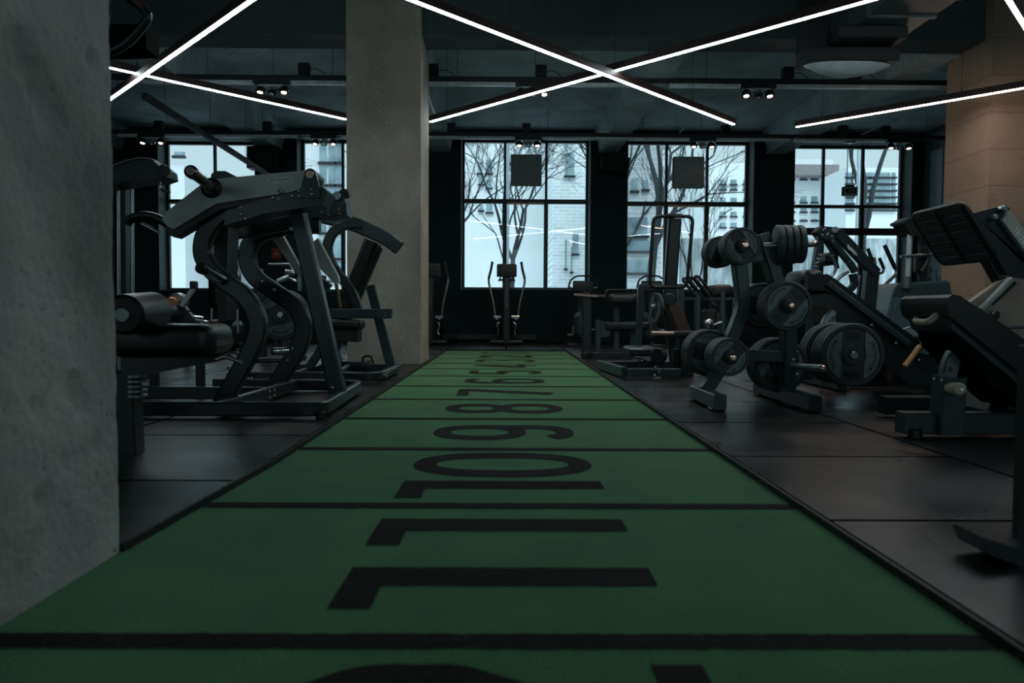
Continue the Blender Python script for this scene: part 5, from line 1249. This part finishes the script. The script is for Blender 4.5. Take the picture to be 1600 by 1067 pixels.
two_sided(1160, 384, wd(29, Yface), 3, wd(24, 5.3), 3, 'upper left', roll=-.55)
two_sided(1231, 478, wd(39, Yface), 3, wd(36, 5.3), 4, 'right middle', roll=.72)
two_sided(1141, 558, wd(30, Yface), 4, wd(36, 5.3), 4, 'lower left', roll=.72)
f = W(1226, 570, 5.22); peg((f.x - .05, 5.05, f.z), -NY, .6)
for k_ in range(4):
    place_plate((f.x - .05, 5.20 + .046 * k_, f.z), wd(42, 5.3), 'large grip plate behind the right post of the plate tree, ' + ORB[k_], G, NY, .5 + k_ * .3, 1.0, k_ == 0)
s0 = W(1192, 384, 5.0); ax = V((1, -.12, .04)).normalized()
peg(s0, ax, .33)
for k_ in range(4):
    place_plate(s0 + ax * (.085 + .046 * k_), wd(31 - k_ * .5, 5.0), 'grip plate seen edge on, plate tree upper right peg, ' + ['nearest the post', 'second from the post', 'third from the post', 'farthest from the post'][k_], G, ax, .3 * k_, 1.0, k_ == 3)
s0 = W(1236, 572, 4.98); peg(s0, V((.6, -.8, 0)), .22)
# ================================================================ K. leg press in the middle ground on the right
t = Thing('leg_press', 'long inclined leg press bench with stacked plates between plate tree and front leg press', 'leg press', (2.9, 5.9, FZ), 'leg press machines')
Ya = 5.62
b = B(); b.prism(PP(Ya, (1262, 430), (1293, 428), (1303, 434), (1450, 543), (1480, 590), (1440, 592), (1408, 560), (1292, 455), (1262, 452)), (0, .48, 0)); pd = t.p('back_pad', b, VINYL)
b = B(); b.prism(PP(Ya - .012, (1290, 458), (1300, 462), (1436, 575), (1470, 602), (1420, 602), (1290, 478)), (0, .50, 0)); cr = t.p('pad_carrier', b, FRAME)
bolts(t, cr, PP(Ya - .014, (1362, 508), (1400, 536), (1436, 563)), r=.014)
b = B(); b.bar(PP(Ya - .02, (1293, 442), (1420, 538)), .03, .05, c=.012); t.p('side_trim', b, FRAME2, parent=pd)
b = B(); b.pad(W(1256, 438, Ya + .25), (.18, .44, .16), r=.06); t.p('head_rest', b, VINYL)
yb_ = FL(1400, 606, FZ).y
b = B(); b.bar([(X(1285, yb_), yb_, FZ + .06), (X(1500, yb_), yb_, FZ + .06)], .09, .10); b.bar([(X(1300, yb_), yb_ + .6, FZ + .06), (X(1520, yb_), yb_ + .6, FZ + .06)], .09, .10); b.bar([(X(1293, yb_), yb_ - .3, FZ + .05), (X(1293, yb_), yb_ + .7, FZ + .05)], .08, .08, n=(0, 0, 1)); bs = t.p('base_frame', b, FRAME)
bolts(t, bs, PP(yb_ - .32, (1291, 595)), r=.014)
b = B(); b.bar([W(1462, 570, Ya + .25), V((X(1470, yb_), yb_, FZ + .08))], .3, .12); b.bar([W(1312, 478, Ya + .3), V((X(1318, yb_), yb_ + .3, FZ + .08))], .12, .10); t.p('support_post', b, FRAME)
b = B(); b.bar(smooth(PP(Ya - .1, (1285, 520), (1290, 500), (1302, 487)), 4), .05, wd(9, Ya)); b.bar(PP(Ya - .1, (1303, 487), (1299, 520)), .05, wd(4, Ya)); t.p('adjuster_arc', b, STEEL)
c = W(1333, 555, 5.06)
b = B(); b.cyl(c + V((0, .02, 0)), V((c.x, 5.98, c.z)), .026, 18); t.p('plate_horn', b, STEEL)
b = B(); b.bar([V((c.x, 5.9, c.z)), V((c.x, 5.9, FZ + .1))], .10, .12); t.p('horn_post', b, FRAME)
b = B(); b.cyl(c + V((0, .01, 0)), c + V((0, -.02, 0)), .028, 20); t.p('horn_tip', b, STEEL)
G = 'plates on the leg press'
stack(c, .224, 4, 'the horn of the middle leg press', G, roll=.02)
for k_ in range(3):
    place_plate((c.x, 5.06 + .30 + .046 * k_, c.z), .224, 'grip plate in rear cluster on the middle leg press horn, ' + ORD[k_], G, NY, .02 + .2 * k_, 1.0, k_ == 0)
b = B(); b.cyl(W(1437, 541, Ya - .25), W(1413, 573, Ya - .30), .020, 14); t.p('release_lever', b, TAN, label='tan lever grip')
b = B(); b.cyl(W(1447, 526, Ya - .15), W(1436, 542, Ya - .25), .009, 10); b.box(W(1446, 528, Ya - .08), (.06, .2, .04)); t.p('lever_rod', b, BLACK)
b = B(); b.prism(PP(Ya + .2, (1412, 514), (1428, 508), (1450, 530), (1440, 535)), (0, .03, 0)); t.p('instruction_card', b, mat('card_grey', (.25, .3, .32), .4), label='grey instruction card')
b = B(); b.prism(PP(Ya - .03, (1430, 550), (1448, 546), (1464, 556)), (0, .03, 0)); t.p('edge_plate', b, STEEL)
# ================================================================ L. linkage machine with maker plate
Y = 8.2
t = Thing('lever_machine', 'black lever machine with bolted arms and slanted maker plate before the fourth window', 'exercise machine', (X(1330, Y), Y, FZ))
b = B(); b.bar([W(1283, 360, Y), W(1270, 440, Y), V((X(1262, Y), Y, FZ))], .08, wd(10, Y), fil=.05); lg = t.p('front_leg', b, FRAME)
b = B(); rr = random.Random(3)
for k_ in range(6): b.box(W(1281 - k_ * 2.0, 398 + k_ * 6, Y - .045), (.035 + rr.random() * .03, .006, .022), rot=Matrix.Rotation(rr.uniform(-.5, .5), 3, 'Y'), bev=.001)
t.p('vertical_print', b, mat('pale_print', (.28, .3, .3), .5), parent=lg)
b = B(); b.prism(PP(Y - .08, (1276, 362), (1284, 353), (1306, 355), (1309, 362), (1302, 378), (1284, 372)), (0, .16, 0)); hd = t.p('head_block', b, FRAME)
b = B(); b.cyl(W(1305, 359, Y - .11), W(1305, 359, Y + .1), wd(5, Y), 20); t.p('pivot', b, STEEL, parent=hd)
bolts(t, hd, PP(Y - .083, (1286, 359), (1289, 357), (1285, 367), (1294, 365), (1292, 367)), r=.011)
b = B(); b.bar(PP(Y - .03, (1306, 362), (1368, 427)), .10, wd(15, Y)); ar = t.p('main_arm', b, FRAME)
u = (W(1341, 402, Y) - W(1323, 382, Y)); plaque(t, ar, W(1331.5, 391, Y - .085), u, wd(22, Y), uy=(u.z * -1, 0, u.x))
b = B(); b.bar(PP(Y - .05, (1294, 370), (1330, 414), (1336, 425)), .07, wd(9, Y)); la = t.p('lower_arm', b, FRAME); bolts(t, la, PP(Y - .09, (1300, 369), (1302, 377), (1328, 409), (1322, 413)), r=.01)
b = B(); b.bar(PP(Y, (1290, 376), (1302, 395), (1308, 420)), .05, wd(6, Y)); t.p('link', b, FRAME)
b = B(); b.pad(W(1294, 405, Y + .1), (wd(20, Y), .3, wd(20, Y)), r=.05); t.p('chest_pad', b, VINYL)
b = B(); b.tube(smooth(PP(Y - .05, (1293, 396), (1300, 402), (1306, 418), (1300, 430), (1290, 434)), 4), .018, seg=10); b.tube(smooth(PP(Y - .1, (1326, 424), (1316, 430), (1306, 440), (1300, 452)), 4), .02, seg=10); t.p('handle_arc', b, STEEL)
b = B(); b.bar(smooth(PP(Y, (1332, 428), (1334, 445), (1322, 455), (1310, 450)), 4), .08, wd(9, Y)); b.bar([W(1362, 424, Y), W(1357, 470, Y), V((X(1350, Y), Y, FZ))], .1, wd(20, Y), fil=.05); b.bar([V((X(1250, Y), Y, FZ + .04)), V((X(1370, Y), Y, FZ + .04))], .12, .06); t.p('rear_frame', b, FRAME)
b = B(); b.bar([W(1344, 430, Y), W(1338, 470, Y)], .03, .02); t.p('guide_rod', b, STEEL)
b = B(); b.prism(PP(Y - .02, (1360, 430), (1372, 438), (1372, 452), (1366, 462), (1352, 464)), (0, .1, 0)); t.p('cam', b, BLACK)
# ================================================================ M. stepper with shroud and console
Y = 8.6
t = Thing('stair_stepper', 'tall stepper with grey shroud, silver post and tilted console left of the right pillar', 'exercise machine', (X(1440, Y), Y, FZ))
sh = mat('shroud_grey', (.09, .14, .16), .34)
xs0 = 1386; 
b = B(); b.prism(PP(Y, (1396, 452), (1404, 442), (1480, 438), (1492, 470), (1490, 560), (1380, 560), (1386, 490)), (0, .65, 0)); s1 = t.p('shroud', b, sh)
b = B(); b.prism(PP(Y - .015, (1396, 462), (1402, 446), (1484, 441), (1488, 466)), (0, .02, 0)); t.p('shroud_band', b, SHROUD, parent=s1)
b = B(); b.prism(PP(Y + .02, (1380, 558), (1490, 558), (1490, 580), (1380, 580)), (0, .6, 0)); b.box((X(1435, Y), Y + .3, FZ + .06), (.95, .7, .12), bev=.03); t.p('lower_housing', b, BLACK)
b = B(); b.bar(smooth(PP(Y - .03, (1401, 470), (1397, 490), (1392, 512), (1391, 540)), 4), .03, .03); t.p('grab_rail', b, STEEL)
b = B(); b.tube([W(1418, 448, Y - .02), W(1422, 362, Y - .02)], wd(4, Y), seg=14); t.p('post', b, mat('post_silver', (.50, .55, .58), .35, .3))
b = B(); b.cyl(W(1417, 452, Y - .03), W(1419, 432, Y - .02), wd(7, Y), 16, r1=wd(4.6, Y)); t.p('post_boot', b, SHROUD)
b = B(); b.tube([W(1436, 440, Y + .1), W(1438, 368, Y + .1)], wd(3, Y), seg=12); t.p('rear_post', b, BLACK)
b = B(); b.tube([W(1407, 401, Y - .05), W(1466, 397, Y - .05)], wd(2.6, Y), seg=10); t.p('crossbar', b, STEEL)
b = B(); b.prism(PP(Y - .1, (1410, 347), (1424, 340), (1446, 345), (1448, 366), (1426, 368)), (0, .25, 0)); co = t.p('console', b, BLACK)
b = B(); b.prism(PP(Y - .115, (1409, 346), (1423, 338), (1447, 343), (1447, 346), (1423, 342), (1411, 350)), (0, .27, 0)); t.p('console_rim', b, SHROUD, parent=co)
b = B(); b.tube(PP(Y - .05, (1444, 386), (1452, 404), (1440, 424)), .02, fil=.04); b.tube(PP(Y - .05, (1446, 372), (1456, 388), (1468, 396)), .02, fil=.04); t.p('grip', b, BLACK)
b = B(); b.box(W(1438, 412, Y + .05), (.14, .1, .22), bev=.02); t.p('holder', b, BLACK)
# ================================================================ N. front leg press at the right edge
t = Thing('leg_press', 'large front leg press with foot platform at the right edge of the picture', 'leg press', (2.6, 3.9, FZ), 'leg press machines')
Yp0 = 3.55; Yp1 = 3.98
b = B(); b.prism(PP(Yp0, (1488, 460), (1500, 462), (1558, 500), (1598, 528), (1760, 646), (1744, 692), (1598, 586), (1484, 494), (1480, 478), (1482, 465)), (0, Yp1 - Yp0, 0)); pd = t.p('back_pad', b, VINYL)
b = B(); b.prism(PP(Yp0 + .03, (1482, 492), (1492, 489), (1598, 571), (1745, 692), (1732, 728), (1598, 606), (1488, 514)), (0, Yp1 - Yp0 - .06, 0)); ca = t.p('pad_carrier', b, FRAME2)
b = B(); b.prism(PP(Yp0 + .05, (1484, 500), (1500, 545), (1545, 596), (1600, 640), (1600, 600)), (0, Yp1 - Yp0 - .1, 0)); t.p('under_pad_shade', b, mat('pad_shade_black', (.004, .006, .0065), .8, spec=.1))  # near-black body added for the shade under the pad
# U handle on the back of the pad
h0 = W(1470, 487, 3.66); h1 = W(1446, 486, 3.86)
b = B(); n_ = V((-.10, 0, -.03)); dn = V((-.06, 0, -.055))
b.tube([h0, h0 + dn, h1 + dn, h1], .017, fil=.045, seg=12); t.p('pull_handle', b, CREAM, label='cream plastic pull handle')
yb_ = FL(1500, 684, FZ).y
b = B(); b.bar([(X(1416, yb_), yb_ + .03, FZ + .075), (X(1760, yb_), yb_ + .03, FZ + .075)], .10, .11, c=.008); bs = t.p('base_rail', b, FRAME2)
b = B(); b.bar([(X(1500, yb_), yb_ + .75, FZ + .075), (X(1760, yb_), yb_ + .75, FZ + .075)], .10, .11, c=.008); t.p('cross_rail', b, FRAME)
b = B(); b.cyl((X(1432, yb_), yb_ - .02, FZ), (X(1432, yb_), yb_ - .02, FZ + .05), .035, 18); t.p('levelling_foot', b, BLACK)
b = B(); b.bar([W(1483, 588, yb_ - .0), (X(1483, yb_), yb_ - .0, FZ + .02)], .12, wd(38, yb_), c=.008); po = t.p('post', b, FRAME2)
warn(t, po, W(1471, 593, yb_ - .063), .009); bolts(t, po, PP(yb_ - .062, (1459, 592)), r=.008)
b = B(); b.bar(smooth(PP(yb_ - .02, (1480, 590), (1484, 570), (1493, 552), (1504, 540)), 5), .05, wd(24, yb_), c=.006); arc_ = t.p('adjuster_arc', b, mat('arc_steel', (.16, .2, .22), .35, .5))
b = B(); b.bar(smooth(PP(yb_ - .047, (1475, 583), (1478, 566), (1484, 553)), 5), .004, wd(2.4, yb_), c=.001); b.cyl(W(1484, 577, yb_ - .05), W(1484, 577, yb_ - .044), .014, 16); t.p('slot', b, BLACK, parent=arc_)
bolts(t, arc_, PP(yb_ - .06, (1498, 539), (1508, 547), (1493, 533)), r=.014)
b = B(); b.cyl(W(1484, 606, yb_ - .06), W(1491, 607, yb_ - .12), .028, 20); b.cyl(W(1491, 607, yb_ - .12), W(1500, 608, yb_ - .20), .032, 22, e=.01); kn = t.p('adjuster_knob', b, CREAM, label='cream adjuster knob')
b = B(); b.cyl(W(1502.5, 608.5, yb_ - .20), W(1503, 608.5, yb_ - .206), .008, 14); t.p('knob_screw', b, STEEL, parent=kn)
b = B(); b.bar([W(1560, 580, yb_ + .3), (X(1592, yb_), yb_ + .3, FZ + .1)], .3, .1); t.p('rear_support', b, BLACK); b = B(); b.bar([W(1700, 640, yb_ + .3), (X(1690, yb_), yb_ + .3, FZ + .1)], .3, .14); t.p('rear_support', b, BLACK)
# foot platform
Yq0, Yq1 = 4.05, 4.56
A = [W(1492, 317, Yq0), W(1507, 319, Yq0), W(1516, 328, Yq0), W(1558, 402, Yq0), W(1552, 406, Yq0)]
A0 = W(1505, 317, Yq0); A1 = W(1557, 403, Yq0); dvec = (A1 - A0).normalized(); nn = V((0, 1, 0)).cross(dvec).normalized()
if nn.x > 0: nn = -nn
Dp = Yq1 - Yq0; Lp = (A1 - A0).length
fp = B(); fp.box((A0 + A1) / 2 + V((0, Dp / 2, 0)), (.02, Dp - .02, Lp - .02), rot=Matrix(((-nn.x, 0, -dvec.x), (0, 1, 0), (-nn.z, 0, -dvec.z))), bev=.004)
pf = t.p('foot_platform', fp, mat('platform_tread', (.024, .03, .032), .5))
rim = [A0, A0 + dvec * Lp, A0 + dvec * Lp + V((0, Dp, 0)), A0 + V((0, Dp, 0))]
rc = fillet([(rim[3] + rim[0]) / 2] + rim + [(rim[3] + rim[0]) / 2], .06, 6)[:-1]
b = B(); b.tube(rc, .016, seg=12, closed=True); t.p('platform_rim', b, BLACK, parent=pf)
for s in range(2):
    for k_ in range(7):
        q = A0 + dvec * (Lp * (k_ + .5) / 7) + V((0, Dp * (.26 + .48 * s), 0)) + nn * .013
        b = B(); b.box(q, (.004, Dp * .44, Lp / 7 * .86), rot=Matrix(((-nn.x, 0, -dvec.x), (0, 1, 0), (-nn.z, 0, -dvec.z))), bev=.001); t.p('tread_strip', b, mat('tread_rubber', (.030, .036, .038), .45), parent=pf)
b = B(); b.bar([A0 + nn * .016 + V((0, Dp / 2, 0)), A1 + nn * .016 + V((0, Dp / 2, 0))], .012, .012); t.p('platform_seam', b, BLACK, parent=pf)
Yb = 4.15
b = B(); b.prism(PP(Yb, (1520, 333), (1571, 320), (1578, 326), (1576, 334), (1566, 344), (1600, 392), (1660, 470), (1640, 440), (1592, 432), (1574, 430), (1560, 405), (1548, 388)), (0, .07, 0)); ab = t.p('platform_arm', b, FRAME)
for c_, r_ in (((1571.5, 325.5), 5.2), ((1557, 339), 5.0)):
    b = B(); p = W(c_[0], c_[1], Yb - .05); b.lathe([(0, 0), (wd(r_, Yb) * .6, 0), (wd(r_, Yb), -.008), (wd(r_, Yb), -.05), (0, -.05)], p, NY, 24); t.p('pivot_cap', b, STEEL, parent=ab)
b = B(); b.prism(PP(Yb - .04, (1566, 344), (1578, 328), (1600, 358), (1660, 440), (1660, 468), (1600, 390)), (0, .03, 0)); sp2 = t.p('side_plate', b, SATIN, label='grey side plate')
b = B(); b.text('TECHNO', W(1597, 374, Yb - .042), W(1612, 396, Yb) - W(1585, 356, Yb), V((.5, 0, .4)), .03, .001, width=.15); t.p('lettering', b, WHITE, parent=sp2)
b = B(); b.bar(PP(4.5, (1540, 402), (1561, 438)), .08, wd(13, 4.5)); t.p('strut', b, BLACK)
warmp = mat('warm_lit_panel', (.26, .22, .19), .45)  # warm light on the silver panel put into its colour
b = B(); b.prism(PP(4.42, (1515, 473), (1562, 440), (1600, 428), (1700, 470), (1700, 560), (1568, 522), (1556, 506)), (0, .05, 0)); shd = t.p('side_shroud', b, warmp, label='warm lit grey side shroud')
b = B(); b.bar([W(1532, 484, 4.39), W(1580, 436, 4.39)], .04, wd(8, 4.4)); t.p('shroud_tube', b, SATIN, parent=shd)
b = B(); b.bar([W(1549, 474, 4.405), W(1586, 440, 4.405)], .006, wd(8, 4.4), c=.001); bp_ = t.p('name_strip', b, BLACK, parent=shd)
b = B(); b.text('PURE', W(1567, 457.5, 4.398), W(1586, 440, 4.4) - W(1549, 474, 4.4), V((-.6, 0, .6)), .017, .001, width=.10); t.p('strip_lettering', b, mat('dim_print', (.14, .12, .10), .5), parent=shd)
b = B(); b.prism(PP(4.30, (1536, 490), (1552, 491), (1556, 485), (1563, 488), (1562, 497), (1552, 503), (1540, 500)), (0, .05, 0)); t.p('hook', b, BLACK)
b = B(); b.tube([W(1572, 511.5, 4.2), W(1680, 509, 4.2)], wd(2.6, 4.2), seg=12); t.p('catch_bar', b, CHROME)
b = B(); b.bar([V((W(1660, 540, 4.4).x, 4.4, W(1660, 480, 4.4).z)), V((W(1660, 540, 4.4).x, 4.4, FZ + .1))], .5, .2); t.p('tower', b, FRAME)
# ================================================================ O. machine cut by the right frame edge, very near
t = Thing('near_upright_machine', 'very dark blurred upright and sled shaped foot at the lower right corner', 'exercise machine', (1.35, 1.85, FZ))
xq = FL(1590, 905, FZ)
b = B(); b.bar([(X(1617, 1.92), 1.92, FZ), (X(1617, 1.92), 1.92, .58)], .06, .05); t.p('upright', b, BLACK)
fa = FL(1524, 880, FZ); 
b = B(); b.prism([V((fa.x, 1.95, FZ + .075)), V((fa.x + .02, 1.95, FZ + .03)), V((fa.x + .10, 1.95, FZ)), V((fa.x + .45, 1.95, FZ)), V((fa.x + .45, 1.95, FZ + .05)), V((fa.x + .08, 1.95, FZ + .05))], (0, -.13, 0)); t.p('sled_foot', b, FRAME)
b = B(); b.prism([V((X(1593, 1.9), 1.9, FZ + .05)), V((X(1606, 1.9), 1.9, FZ + .05)), V((X(1606, 1.9), 1.9, FZ + .16))], (0, -.02, 0)); t.p('gusset', b, FRAME)
if not PR_USED[0]: bpy.data.objects.remove(proto.o)
